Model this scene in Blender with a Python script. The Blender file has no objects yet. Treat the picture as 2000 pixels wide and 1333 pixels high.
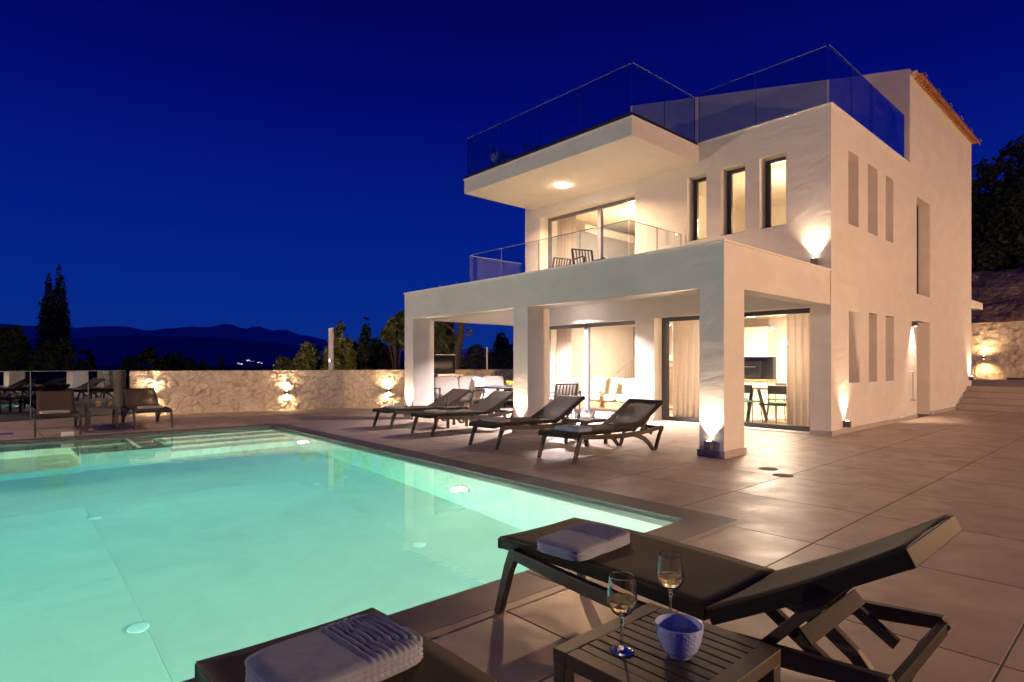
import bpy, bmesh, math, random
from mathutils import Vector, Matrix, noise, Quaternion
R = math.radians
random.seed(7)
scn = bpy.context.scene
C = scn.collection

# ------------------------------------------------------------------ camera
EYE = 1.42
YAW = R(47.95)
cd = bpy.data.cameras.new("camera"); cam = bpy.data.objects.new("camera", cd); C.objects.link(cam)
cam.location = (0, 0, EYE); cam.rotation_euler = (R(90), 0, YAW - R(90))
cd.sensor_width = 36; cd.lens = 1153 / 2000 * 36; cd.shift_y = 45.5 / 2000
cd.clip_start = 0.05; cd.clip_end = 20000
scn.camera = cam

# ------------------------------------------------------------------ exposure
scn.view_settings.view_transform = 'Standard'
scn.view_settings.look = 'None'
scn.view_settings.exposure = 0.0
scn.view_settings.gamma = 1.0
scn.render.engine = 'CYCLES'
cy = scn.cycles
cy.use_denoising = True
cy.max_bounces = 18; cy.diffuse_bounces = 4; cy.glossy_bounces = 5; cy.transmission_bounces = 16
cy.transparent_max_bounces = 24; cy.volume_bounces = 0
cy.sample_clamp_indirect = 6.0
cy.caustics_reflective = True; cy.caustics_refractive = True
cy.blur_glossy = 0.5
cy.use_adaptive_sampling = True; cy.adaptive_threshold = 0.02

# ------------------------------------------------------------------ world: late dusk sky, deep blue, lighter to the horizon
w = bpy.data.worlds.new("World"); scn.world = w; w.use_nodes = True
nt = w.node_tree; nt.nodes.clear()
tc = nt.nodes.new('ShaderNodeTexCoord'); sx = nt.nodes.new('ShaderNodeSeparateXYZ')
cr = nt.nodes.new('ShaderNodeValToRGB'); bg = nt.nodes.new('ShaderNodeBackground'); wo = nt.nodes.new('ShaderNodeOutputWorld')
nt.links.new(tc.outputs['Generated'], sx.inputs[0]); nt.links.new(sx.outputs['Z'], cr.inputs[0])
nt.links.new(cr.outputs[0], bg.inputs[0]); nt.links.new(bg.outputs[0], wo.inputs[0])
e = cr.color_ramp.elements
e[0].position = 0.0; e[0].color = (0.0035, 0.026, 0.21, 1)
e[1].position = 1.0; e[1].color = (0.0004, 0.0006, 0.012, 1)
for p, c in ((0.10, (.0014, .021, .245)), (0.22, (.0009, .012, .222)), (0.38, (.0006, .0036, .155)), (0.5, (.0006, .0014, .100)), (0.66, (.0004, .0005, .035))):
    n = e.new(p); n.color = (*c, 1)
bg.inputs[1].default_value = 1.0

GAIN = 3.0
WARM = (1.0, 0.66, 0.40); WARM2 = (1.0, 0.70, 0.46); AMBER = (1.0, 0.55, 0.28)

# ------------------------------------------------------------------ helpers
class MB:
    def __init__(s): s.bm = bmesh.new()
    def face(s, pts):
        return s.bm.faces.new([s.bm.verts.new(p) for p in pts])
    def hexa(s, b, t):
        v = [s.bm.verts.new(p) for p in list(b) + list(t)]
        for f in ((3, 2, 1, 0), (4, 5, 6, 7), (0, 1, 5, 4), (1, 2, 6, 5), (2, 3, 7, 6), (3, 0, 4, 7)):
            s.bm.faces.new([v[i] for i in f])
        return s
    def box(s, x0, x1, y0, y1, z0, z1):
        return s.hexa([(x0, y0, z0), (x1, y0, z0), (x1, y1, z0), (x0, y1, z0)], [(x0, y0, z1), (x1, y0, z1), (x1, y1, z1), (x0, y1, z1)])
    def bar(s, p, q, w, h, up=(0, 0, 1)):
        p = Vector(p); q = Vector(q); d = (q - p).normalized(); u = Vector(up)
        if abs(d.dot(u)) > .98: u = Vector((1, 0, 0))
        a = d.cross(u).normalized(); b = a.cross(d).normalized()
        a *= w / 2; b *= h / 2
        return s.hexa([p - a - b, p + a - b, p + a + b, p - a + b], [q - a - b, q + a - b, q + a + b, q - a + b])
    def ribbon(s, pts, w, h, side=(0, 1, 0)):
        """rectangular section swept along pts lying in a plane perpendicular to side"""
        sd = Vector(side).normalized(); P = [Vector(p) for p in pts]; rings = []
        for i, p in enumerate(P):
            d = (P[min(i + 1, len(P) - 1)] - P[max(i - 1, 0)]).normalized()
            n = sd.cross(d).normalized() * (h[i] if isinstance(h, (list, tuple)) else h) / 2; a = sd * w / 2
            rings.append([s.bm.verts.new(p + x) for x in (-a - n, a - n, a + n, -a + n)])
        for r0, r1 in zip(rings, rings[1:]):
            for k in range(4): s.bm.faces.new([r0[k], r0[(k + 1) % 4], r1[(k + 1) % 4], r1[k]])
        s.bm.faces.new(rings[0][::-1]); s.bm.faces.new(rings[-1])
        return s
    def tube(s, pts, r, n=8):
        P = [Vector(p) for p in pts]; rings = []
        for i, p in enumerate(P):
            d = (P[min(i + 1, len(P) - 1)] - P[max(i - 1, 0)]).normalized()
            u = Vector((0, 0, 1)) if abs(d.z) < .9 else Vector((1, 0, 0))
            a = d.cross(u).normalized(); b = a.cross(d)
            rr = r[i] if isinstance(r, (list, tuple)) else r
            rings.append([s.bm.verts.new(p + (a * math.cos(t) + b * math.sin(t)) * rr) for t in [2 * math.pi * k / n for k in range(n)]])
        for r0, r1 in zip(rings, rings[1:]):
            for k in range(n): s.bm.faces.new([r0[k], r0[(k + 1) % n], r1[(k + 1) % n], r1[k]])
        s.bm.faces.new(rings[0][::-1]); s.bm.faces.new(rings[-1])
        return s
    def lathe(s, prof, n=32, c=(0, 0, 0), fn=None):
        rings = []
        for (r, z) in prof:
            ring = []
            for k in range(n):
                t = 2 * math.pi * k / n; rr = r
                if fn: rr = fn(r, z, t)
                ring.append(s.bm.verts.new((c[0] + rr * math.cos(t), c[1] + rr * math.sin(t), c[2] + z)))
            rings.append(ring)
        for r0, r1 in zip(rings, rings[1:]):
            for k in range(n): s.bm.faces.new([r0[k], r0[(k + 1) % n], r1[(k + 1) % n], r1[k]])
        if prof[0][0] > 1e-5: s.bm.faces.new(rings[0][::-1])
        if prof[-1][0] > 1e-5: s.bm.faces.new(rings[-1])
        return s
    def prism(s, poly, z0, z1):
        b = [s.bm.verts.new((x, y, z0)) for x, y in poly]; t = [s.bm.verts.new((x, y, z1)) for x, y in poly]
        s.bm.faces.new(b[::-1]); s.bm.faces.new(t)
        for i in range(len(poly)):
            j = (i + 1) % len(poly); s.bm.faces.new([b[i], b[j], t[j], t[i]])
        return s
    def build(s, name, m, parent=None, smooth=False, bevel=0, loc=None, rz=0, seg=2, fix=True):
        if fix: bmesh.ops.recalc_face_normals(s.bm, faces=s.bm.faces[:])
        me = bpy.data.meshes.new(name); s.bm.to_mesh(me); s.bm.free()
        me.materials.append(m)
        o = bpy.data.objects.new(name, me); C.objects.link(o)
        if smooth:
            me.polygons.foreach_set('use_smooth', [True] * len(me.polygons))
        if bevel:
            b = o.modifiers.new('bevel', 'BEVEL'); b.width = bevel; b.segments = seg; b.limit_method = 'ANGLE'
        if loc is not None: o.location = loc; o.rotation_euler = (0, 0, rz)
        if parent is not None: o.parent = parent
        return o

def tag(o, label=None, cat=None, group=None, kind=None):
    if label: o['label'] = label
    if cat: o['category'] = cat
    if group: o['group'] = group
    if kind: o['kind'] = kind
    return o
def thing(name, label, cat, loc=(0, 0, 0), rz=0, group=None):
    o = bpy.data.objects.new(name, None); C.objects.link(o); o.location = loc; o.rotation_euler = (0, 0, rz); o.empty_display_size = .2
    return tag(o, label, cat, group)
KIDS = {}
def copy_tree(o, loc=None, rz=None, label=None, group=None, parent=None):
    kids = [k for k in bpy.data.objects if k.parent == o]
    c = o.copy(); C.objects.link(c)
    if parent is not None: c.parent = parent
    if loc is not None: c.location = loc
    if rz is not None: c.rotation_euler = (0, 0, rz)
    if label: c['label'] = label
    if group: c['group'] = group
    for k in kids: copy_tree(k, parent=c)
    return c

# ------------------------------------------------------------------ materials
def newmat(name):
    m = bpy.data.materials.new(name); m.use_nodes = True; n = m.node_tree; n.nodes.clear()
    out = n.nodes.new('ShaderNodeOutputMaterial'); return m, n, out
def meshmat(name, col, see=.15):
    m = mat(name, col, .7, spec=.25, var=.12, vs=260, bump=.25, bs=700, bdist=.0008, detail=1); n = m.node_tree; L = n.links
    out = [x for x in n.nodes if x.type == 'OUTPUT_MATERIAL'][0]; b = [x for x in n.nodes if x.type == 'BSDF_PRINCIPLED'][0]
    tr = n.nodes.new('ShaderNodeBsdfTransparent'); x = n.nodes.new('ShaderNodeMixShader'); x.inputs[0].default_value = see
    L.new(b.outputs[0], x.inputs[1]); L.new(tr.outputs[0], x.inputs[2]); L.new(x.outputs[0], out.inputs[0]); return m
def mat(name, col, rough=.5, metal=0, var=.08, vs=6, bump=0, bs=40, spec=.5, col2=None, coat=0, detail=4, rvar=0, trans=0, dist=0, bdist=.01):
    m, n, out = newmat(name); L = n.links
    b = n.nodes.new('ShaderNodeBsdfPrincipled'); L.new(b.outputs[0], out.inputs[0])
    b.inputs['Roughness'].default_value = rough; b.inputs['Metallic'].default_value = metal
    b.inputs['Specular IOR Level'].default_value = spec
    if coat: b.inputs['Coat Weight'].default_value = coat
    t = n.nodes.new('ShaderNodeTexCoord')
    nz = n.nodes.new('ShaderNodeTexNoise'); nz.inputs['Scale'].default_value = vs; nz.inputs['Detail'].default_value = detail; nz.inputs['Distortion'].default_value = dist
    L.new(t.outputs['Object'], nz.inputs['Vector'])
    rp = n.nodes.new('ShaderNodeValToRGB'); L.new(nz.outputs['Fac'], rp.inputs[0])
    c2 = col2 or [c * (1 + var) for c in col]
    rp.color_ramp.elements[0].position = .35; rp.color_ramp.elements[1].position = .68
    rp.color_ramp.elements[0].color = (*[c * (1 - var) for c in col], 1); rp.color_ramp.elements[1].color = (*c2, 1)
    L.new(rp.outputs[0], b.inputs['Base Color'])
    if rvar:
        mr = n.nodes.new('ShaderNodeMapRange'); L.new(nz.outputs['Fac'], mr.inputs[0])
        mr.inputs['From Min'].default_value = .3; mr.inputs['From Max'].default_value = .7
        mr.inputs['To Min'].default_value = rough - rvar; mr.inputs['To Max'].default_value = rough + rvar
        L.new(mr.outputs[0], b.inputs['Roughness'])
    if bump:
        bn = n.nodes.new('ShaderNodeTexNoise'); bn.inputs['Scale'].default_value = bs; bn.inputs['Detail'].default_value = 5
        L.new(t.outputs['Object'], bn.inputs['Vector'])
        bu = n.nodes.new('ShaderNodeBump'); bu.inputs['Strength'].default_value = bump; bu.inputs['Distance'].default_value = bdist
        L.new(bn.outputs['Fac'], bu.inputs['Height']); L.new(bu.outputs[0], b.inputs['Normal'])
    return m
def emat(name, col, s):
    m, n, out = newmat(name); em = n.nodes.new('ShaderNodeEmission'); em.inputs[0].default_value = (*col, 1); em.inputs[1].default_value = s
    n.links.new(em.outputs[0], out.inputs[0]); return m
def panemat(name, tint, ior=1.5, mul=1.0):
    """thin architectural glass: clear transmission plus fresnel reflection"""
    m, n, out = newmat(name); L = n.links
    tr = n.nodes.new('ShaderNodeBsdfTransparent'); tr.inputs[0].default_value = (*tint, 1)
    gl = n.nodes.new('ShaderNodeBsdfGlossy'); gl.inputs['Roughness'].default_value = 0.0; gl.inputs[0].default_value = (.95, .97, 1, 1)
    fr = n.nodes.new('ShaderNodeFresnel'); ge = n.nodes.new('ShaderNodeNewGeometry'); io = n.nodes.new('ShaderNodeMapRange')
    io.inputs['To Min'].default_value = ior; io.inputs['To Max'].default_value = 1 / ior   # same reflectance from either side
    L.new(ge.outputs['Backfacing'], io.inputs[0]); L.new(io.outputs[0], fr.inputs[0])
    mm = n.nodes.new('ShaderNodeMath'); mm.operation = 'MULTIPLY'; mm.inputs[1].default_value = mul; mm.use_clamp = True
    mx = n.nodes.new('ShaderNodeMixShader')
    L.new(fr.outputs[0], mm.inputs[0]); L.new(mm.outputs[0], mx.inputs[0]); L.new(tr.outputs[0], mx.inputs[1]); L.new(gl.outputs[0], mx.inputs[2]); L.new(mx.outputs[0], out.inputs[0])
    return m
def glassmat(name, col=(1, 1, 1), ior=1.45, rough=0):
    m, n, out = newmat(name); g = n.nodes.new('ShaderNodeBsdfGlass'); g.inputs[0].default_value = (*col, 1); g.inputs['IOR'].default_value = ior; g.inputs['Roughness'].default_value = rough
    n.links.new(g.outputs[0], out.inputs[0]); return m

M = {}
def plaster():
    m, n, out = newmat('plaster'); L = n.links
    b = n.nodes.new('ShaderNodeBsdfPrincipled'); L.new(b.outputs[0], out.inputs[0]); b.inputs['Roughness'].default_value = .85; b.inputs['Specular IOR Level'].default_value = .2
    t = n.nodes.new('ShaderNodeTexCoord')
    mp = n.nodes.new('ShaderNodeMapping'); mp.inputs['Scale'].default_value = (.5, .5, 1.0); L.new(t.outputs['Object'], mp.inputs[0])
    a = n.nodes.new('ShaderNodeTexNoise'); a.inputs['Scale'].default_value = 1.4; a.inputs['Detail'].default_value = 8; a.inputs['Distortion'].default_value = 1.6; a.inputs['Roughness'].default_value = .6; L.new(mp.outputs[0], a.inputs[0])
    r = n.nodes.new('ShaderNodeValToRGB'); L.new(a.outputs[0], r.inputs[0]); r.color_ramp.elements[0].position = .3; r.color_ramp.elements[1].position = .7
    r.color_ramp.elements[0].color = (.70, .67, .63, 1); r.color_ramp.elements[1].color = (.79, .76, .72, 1); L.new(r.outputs[0], b.inputs['Base Color'])
    c = n.nodes.new('ShaderNodeTexNoise'); c.inputs['Scale'].default_value = 90; c.inputs['Detail'].default_value = 3; L.new(t.outputs['Object'], c.inputs[0])
    b1 = n.nodes.new('ShaderNodeBump'); b1.inputs['Strength'].default_value = .35; b1.inputs['Distance'].default_value = .05; L.new(a.outputs[0], b1.inputs['Height'])
    b2 = n.nodes.new('ShaderNodeBump'); b2.inputs['Strength'].default_value = .12; b2.inputs['Distance'].default_value = .004; L.new(c.outputs[0], b2.inputs['Height']); L.new(b1.outputs[0], b2.inputs['Normal'])
    L.new(b2.outputs[0], b.inputs['Normal']); return m
M['plaster'] = plaster()
M['inside'] = mat('inside_plaster', (.78, .72, .62), .8, var=.03)
M['plinth'] = mat('plinth_stone', (.42, .38, .36), .6, var=.08, vs=5)
M['trim'] = mat('white_trim', (.85, .82, .78), .5, var=.02)
M['frame'] = mat('anthracite_metal', (.055, .055, .062), .38, var=.1)
M['greyframe'] = mat('grey_metal', (.16, .16, .19), .35, var=.1)
M['black'] = mat('black_strip', (.015, .015, .02), .5)
M['pane'] = panemat('window_pane', (.97, .98, .97), 1.45, .9)
M['rail'] = panemat('railing_glass', (.74, .80, .87), 1.5, 2.8)
M['rail_clear'] = panemat('balcony_glass', (.84, .88, .92), 1.5, 1.3)
M['fence_glass'] = panemat('fence_glass', (.35, .4, .4), 1.9, 2.8)
M['edge'] = mat('glass_edge', (.22, .28, .32), .25, var=.05)
M['joint'] = mat('dark_glass_joint', (.03, .04, .06), .4)
M['metal'] = mat('brushed_steel', (.6, .6, .6), .3, metal=1, var=.05)
M['lampbody'] = mat('lamp_body', (.10, .10, .11), .4)
M['glow'] = emat('lamp_glow', (1, .82, .6), 30)
M['glow_cool'] = emat('ceiling_glow', (1, .92, .86), 22)
M['glow_pool'] = emat('pool_lamp_glow', (1, .95, .75), 10)
M['resin'] = mat('dark_resin', (.066, .054, .043), .45, spec=.35, var=.12, vs=30, bump=.05, bs=300, bdist=.001)
M['mesh'] = meshmat('woven_textilene', (.060, .047, .035), .0); M['mesh_open'] = meshmat('open_woven_textilene', (.080, .062, .050), .18)
M['resin_dark'] = mat('anthracite_resin', (.020, .018, .016), .5, spec=.12, var=.12, vs=30)
M['white_fabric'] = mat('white_cushion_fabric', (.72, .70, .70), .9, var=.04, vs=12, bump=.15, bs=160, bdist=.002)
M['sofa'] = mat('cream_upholstery', (.62, .56, .42), .9, var=.06, vs=9, bump=.1, bs=120, bdist=.002)
def curtain_mat():
    m, n, out = newmat('sheer_curtain'); L = n.links
    d = n.nodes.new('ShaderNodeBsdfDiffuse'); d.inputs[0].default_value = (.93, .86, .80, 1); t = n.nodes.new('ShaderNodeBsdfTranslucent'); t.inputs[0].default_value = (.95, .88, .82, 1)
    x = n.nodes.new('ShaderNodeMixShader'); x.inputs[0].default_value = .62; L.new(d.outputs[0], x.inputs[1]); L.new(t.outputs[0], x.inputs[2]); L.new(x.outputs[0], out.inputs[0]); return m
M['curtain'] = curtain_mat()
M['wood'] = mat('oak_wood', (.55, .36, .18), .45, var=.18, vs=3, dist=2)
M['green'] = mat('green_seat', (.05, .14, .06), .6)
M['darkchair'] = mat('dark_chair', (.05, .05, .045), .5)
M['kitchen'] = mat('white_lacquer', (.85, .80, .70), .25, var=.01)
M['oven'] = mat('black_glass', (.02, .02, .025), .12)
M['lilac'] = mat('grey_lilac_panel', (.42, .38, .42), .7, var=.03)
M['towel'] = mat('grey_terry_towel', (.30, .35, .46), .95, var=.05, vs=60, bump=.5, bs=420, bdist=.002)
M['towel_light'] = mat('pale_terry_towel', (.42, .38, .36), .95, var=.1, vs=90, bump=.8, bs=400, bdist=.004)
M['bowl'] = mat('glazed_bowl', (.42, .53, .88), .22, var=.04, coat=.4)
M['glass'] = glassmat('drinking_glass', (1, 1, 1), 1.45)
M['wine'] = glassmat('white_wine', (.99, .95, .74), 1.34)
M['waterglass'] = glassmat('water_in_glass', (.95, .97, .97), 1.33)
M['juice'] = mat('orange_juice', (.8, .42, .04), .3, var=.05)
M['terracotta'] = mat('terracotta_tile', (.48, .20, .08), .8, var=.3, vs=4, bump=.4, bs=30)
M['stone'] = None
M['bark'] = mat('bark', (.10, .07, .045), .9, var=.3, vs=12, bump=.6, bs=20, bdist=.03)
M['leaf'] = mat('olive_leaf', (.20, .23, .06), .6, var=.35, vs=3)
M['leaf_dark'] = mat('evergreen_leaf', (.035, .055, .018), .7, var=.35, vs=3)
M['rock'] = mat('hillside_earth', (.36, .25, .19), .95, var=.35, vs=1.2, bump=.9, bs=3, bdist=.25, dist=.6)
M['cream_step'] = mat('step_stone', (.42, .36, .31), .6, var=.08, vs=3)
M['blue_plastic'] = mat('blue_plastic', (.05, .06, .35), .4)
M['white_plastic'] = mat('white_plastic', (.8, .8, .78), .35, var=.02)
M['plant_yellow'] = mat('flower_yellow', (.7, .6, .08), .6, var=.2)

def stone_mat():
    m, n, out = newmat('rubble_stone'); L = n.links
    b = n.nodes.new('ShaderNodeBsdfPrincipled'); L.new(b.outputs[0], out.inputs[0]); b.inputs['Roughness'].default_value = .85; b.inputs['Specular IOR Level'].default_value = .25
    t = n.nodes.new('ShaderNodeTexCoord')
    v = n.nodes.new('ShaderNodeTexVoronoi'); v.inputs['Scale'].default_value = 4.6; v.feature = 'F1'; L.new(t.outputs['Object'], v.inputs['Vector'])
    hs = n.nodes.new('ShaderNodeSeparateColor'); L.new(v.outputs['Color'], hs.inputs[0])
    r = n.nodes.new('ShaderNodeValToRGB'); L.new(hs.outputs[0], r.inputs[0])
    r.color_ramp.elements[0].color = (.68, .50, .34, 1); r.color_ramp.elements[1].color = (.84, .71, .53, 1)
    x = r.color_ramp.elements.new(.5); x.color = (.72, .58, .43, 1)
    z = n.nodes.new('ShaderNodeTexNoise'); z.inputs['Scale'].default_value = 9; z.inputs['Detail'].default_value = 6; L.new(t.outputs['Object'], z.inputs['Vector'])
    mx = n.nodes.new('ShaderNodeMixRGB'); mx.blend_type = 'MULTIPLY'; mx.inputs[0].default_value = .55; L.new(r.outputs[0], mx.inputs[1]); L.new(z.outputs['Fac'], mx.inputs[2])
    g = n.nodes.new('ShaderNodeGamma'); g.inputs[1].default_value = .7; L.new(mx.outputs[0], g.inputs[0])
    at_ = n.nodes.new('ShaderNodeAttribute'); at_.attribute_name = 'joint'; jm = n.nodes.new('ShaderNodeMapRange'); L.new(at_.outputs['Fac'], jm.inputs[0]); jm.inputs['From Max'].default_value = .30; jm.inputs['To Min'].default_value = .58
    sc = n.nodes.new('ShaderNodeVectorMath'); sc.operation = 'SCALE'; L.new(g.outputs[0], sc.inputs[0]); L.new(jm.outputs[0], sc.inputs['Scale']); L.new(sc.outputs[0], b.inputs['Base Color'])
    f = n.nodes.new('ShaderNodeTexNoise'); f.inputs['Scale'].default_value = 26; f.inputs['Detail'].default_value = 6; L.new(t.outputs['Object'], f.inputs['Vector'])
    bu = n.nodes.new('ShaderNodeBump'); bu.inputs['Strength'].default_value = .7; bu.inputs['Distance'].default_value = .03; L.new(f.outputs['Fac'], bu.inputs['Height']); L.new(bu.outputs[0], b.inputs['Normal'])
    return m
M['stone'] = stone_mat()

def tile_mat(name, ox, oy, tx, ty, c0, c1, jc, rough, jw=.0042, gloss=.2, cloud=1.0):
    m, n, out = newmat(name); L = n.links
    N = lambda t, **k: n.nodes.new(t)
    b = N('ShaderNodeBsdfPrincipled'); L.new(b.outputs[0], out.inputs[0])
    t = N('ShaderNodeTexCoord'); s = N('ShaderNodeSeparateXYZ'); L.new(t.outputs['Object'], s.inputs[0])
    def mth(op, a, bb=None, cl=False):
        q = N('ShaderNodeMath'); q.operation = op; q.use_clamp = cl
        for i, val in enumerate((a, bb)):
            if val is None: continue
            if isinstance(val, (int, float)): q.inputs[i].default_value = val
            else: L.new(val, q.inputs[i])
        return q.outputs[0]
    u = mth('DIVIDE', mth('SUBTRACT', s.outputs[0], ox), tx); v = mth('DIVIDE', mth('SUBTRACT', s.outputs[1], oy), ty)
    fu = mth('FRACT', u); fv = mth('FRACT', v); iu = mth('FLOOR', u); iv = mth('FLOOR', v)
    du = mth('MULTIPLY', mth('MINIMUM', fu, mth('SUBTRACT', 1, fu)), tx); dv = mth('MULTIPLY', mth('MINIMUM', fv, mth('SUBTRACT', 1, fv)), ty)
    d = mth('MINIMUM', du, dv)
    joint = mth('SUBTRACT', 1, mth('DIVIDE', mth('SUBTRACT', d, jw), jw), True)
    cb = N('ShaderNodeCombineXYZ'); L.new(iu, cb.inputs[0]); L.new(iv, cb.inputs[1])
    wn = N('ShaderNodeTexWhiteNoise'); L.new(cb.outputs[0], wn.inputs[0])
    off = N('ShaderNodeVectorMath'); off.operation = 'MULTIPLY_ADD'; L.new(wn.outputs['Color'], off.inputs[0]); off.inputs[1].default_value = (20, 20, 20); L.new(t.outputs['Object'], off.inputs[2])
    nz = N('ShaderNodeTexNoise'); nz.inputs['Scale'].default_value = 2.2 * cloud; nz.inputs['Detail'].default_value = 8; nz.inputs['Distortion'].default_value = .5; nz.inputs['Roughness'].default_value = .62; L.new(off.outputs[0], nz.inputs['Vector'])
    r = N('ShaderNodeValToRGB'); L.new(nz.outputs['Fac'], r.inputs[0]); r.color_ramp.elements[0].position = .3; r.color_ramp.elements[1].position = .72
    r.color_ramp.elements[0].color = (*c0, 1); r.color_ramp.elements[1].color = (*c1, 1)
    tone = mth('ADD', mth('MULTIPLY', wn.outputs['Value'], .20), .90)
    mt = N('ShaderNodeVectorMath'); mt.operation = 'SCALE'; L.new(r.outputs[0], mt.inputs[0]); L.new(tone, mt.inputs['Scale'])
    mj = N('ShaderNodeMixRGB'); L.new(joint, mj.inputs[0]); L.new(mt.outputs[0], mj.inputs[1]); mj.inputs[2].default_value = (*jc, 1)
    L.new(mj.outputs[0], b.inputs['Base Color'])
    rr = mth('ADD', mth('MULTIPLY', mth('SUBTRACT', nz.outputs['Fac'], .5), -gloss * 3), rough, True)
    L.new(mth('ADD', rr, mth('MULTIPLY', joint, .3), True), b.inputs['Roughness'])
    fn = N('ShaderNodeTexNoise'); fn.inputs['Scale'].default_value = 14; fn.inputs['Detail'].default_value = 8; L.new(t.outputs['Object'], fn.inputs['Vector'])
    h = mth('SUBTRACT', mth('MULTIPLY', fn.outputs['Fac'], .35), mth('MULTIPLY', joint, 1.0))
    bu = N('ShaderNodeBump'); bu.inputs['Strength'].default_value = .6; bu.inputs['Distance'].default_value = .005; L.new(h, bu.inputs['Height']); L.new(bu.outputs[0], b.inputs['Normal'])
    return m
M['deck'] = tile_mat('porcelain_paving', 4.91, 1.88, 1.33, 1.36, (.36, .29, .245), (.53, .43, .355), (.06, .045, .04), .46)
M['coping'] = tile_mat('dark_coping', 4.1, 1.7, 1.33, 9.0, (.10, .082, .088), (.13, .108, .112), (.03, .026, .028), .5, gloss=.05)
M['strip'] = mat('pale_edge_strip', (.34, .28, .25), .45, var=.06)
M['pool'] = tile_mat('pool_tile', 1.0, 1.2, 2.66, 2.72, (.43, .43, .40), (.52, .52, .48), (.49, .50, .46), .5, jw=.004, cloud=.6)

def light(name, kind, loc, power, col, target=None, angle=60, blend=.5, radius=.03, size=None, sizey=None, parent=None):
    ld = bpy.data.lights.new(name, kind); ld.energy = power * GAIN; ld.color = col
    if kind == 'SPOT': ld.spot_size = R(angle); ld.spot_blend = blend
    if kind in ('SPOT', 'POINT'): ld.shadow_soft_size = radius
    if kind == 'AREA':
        ld.size = size or .3
        if sizey: ld.shape = 'RECTANGLE'; ld.size_y = sizey
        else: ld.shape = 'DISK'
    o = bpy.data.objects.new(name, ld); C.objects.link(o); o.location = loc
    if target is not None:
        d = Vector(target) - Vector(loc); o.rotation_euler = d.to_track_quat('-Z', 'Y').to_euler()
    if parent is not None: o.parent = parent
    return o

# ================================================================== SETTING
# pool outline
P0 = Vector((4.78, 2.94)); P1 = Vector((5.02, 13.85)); P2 = Vector((-6.0, 14.65)); P3 = Vector((-6.0, 2.94))
CW = .35
O0 = Vector((5.13, 2.61)); O1 = Vector((5.39, 14.18)); O2 = Vector((-6.35, 15.02)); O3 = Vector((-6.35, 2.61))
# paving sheet round the pool
m = MB(); ex = [(-14, -10), (22.8, -10), (22.8, 4.43), (22.8, 21), (-14, 21)]
def q(*p): m.face([(a[0], a[1], 0) for a in p])
A, B_, D_, E_ = (-14, -10), (22.8, -10), (22.8, 24), (-14, 24)
q(A, B_, O0, O3); q(B_, D_, O1, O0); q(D_, E_, O2, O1); q(E_, A, O3, O2)
tag(m.build('terrace_paving', M['deck']), kind='structure')
m = MB()
for a, b, c, d in ((P0, P1, O1, O0), (P1, P2, O2, O1), (P2, P3, O3, O2), (P3, P0, O0, O3)):
    m.prism([tuple(a), tuple(b), tuple(c), tuple(d)], -.25, .006)
tag(m.build('pool_coping', M['coping']), kind='structure')
m = MB(); m.face([(-6.4, 2.54, .004), (5.2, 2.54, .004), (5.2, 2.61, .004), (-6.4, 2.61, .004)])
tag(m.build('paving_strip', M['strip']), kind='structure')
# pool basin
ZF = -1.8
m = MB(); PP = [P0, P1, P2, P3]
for a, b in zip(PP, PP[1:] + PP[:1]):
    m.face([(a.x, a.y, -.25), (b.x, b.y, -.25), (b.x, b.y, ZF), (a.x, a.y, ZF)])
    m.face([(a.x, a.y, -.02), (b.x, b.y, -.02), (b.x, b.y, -.25), (a.x, a.y, -.25)])
m.face([(p.x, p.y, ZF) for p in PP])
tag(m.build('pool_basin', M['pool']), kind='structure')
# spa corner and steps inside the pool
m = MB()
m.box(-6, 1.24, 11.8, 15, ZF, -1.3)                       # low platform on the left
m.box(1.24, 2.55, 11.95, 12.2, ZF, -.13)                   # front ledge
m.box(2.17, 2.55, 12.2, 14.2, ZF, -.13)                    # ledge beside the steps
m.box(1.24, 2.17, 12.2, 14.2, ZF, -.62)
m.box(-6, 2.17, 13.45, 15, -1.3, -.42)                     # bench
for k in range(4):
    m.box(2.55, 5.04, 13.62 - .42 * k, 14.3, ZF, -.20 - .30 * k) if k == 0 else m.box(2.55, 5.04, 13.62 - .42 * k, 13.62 - .42 * (k - 1), ZF, -.20 - .30 * k)
tag(m.build('pool_steps', M['pool']), kind='structure')
# water
def water_mat():
    m, n, out = newmat('pool_water'); L = n.links
    g = n.nodes.new('ShaderNodeBsdfGlass'); g.inputs['IOR'].default_value = 1.33; g.inputs['Roughness'].default_value = .0; g.inputs[0].default_value = (1, 1, 1, 1)
    t = n.nodes.new('ShaderNodeTexCoord'); mp = n.nodes.new('ShaderNodeMapping'); mp.inputs['Scale'].default_value = (1, 1, 1); L.new(t.outputs['Object'], mp.inputs[0])
    z = n.nodes.new('ShaderNodeTexNoise'); z.inputs['Scale'].default_value = 5.0; z.inputs['Detail'].default_value = 3; L.new(mp.outputs[0], z.inputs[0])
    bu = n.nodes.new('ShaderNodeBump'); bu.inputs['Strength'].default_value = .05; bu.inputs['Distance'].default_value = .02; L.new(z.outputs['Fac'], bu.inputs['Height']); L.new(bu.outputs[0], g.inputs['Normal'])
    v = n.nodes.new('ShaderNodeVolumeAbsorption'); v.inputs['Density'].default_value = .25; v.inputs[0].default_value = (.32, .935, .945, 1)
    L.new(g.outputs[0], out.inputs[0]); L.new(v.outputs[0], out.inputs['Volume']); return m
M['water'] = water_mat()
m = MB(); m.prism([(P0.x + .01, P0.y - .02), (P1.x + .02, P1.y + .02), (P2.x - .02, P2.y + .02), (P3.x - .02, P3.y - .02)], ZF - .05, -.05)
tag(m.build('pool_water', M['water']), kind='structure')

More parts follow.
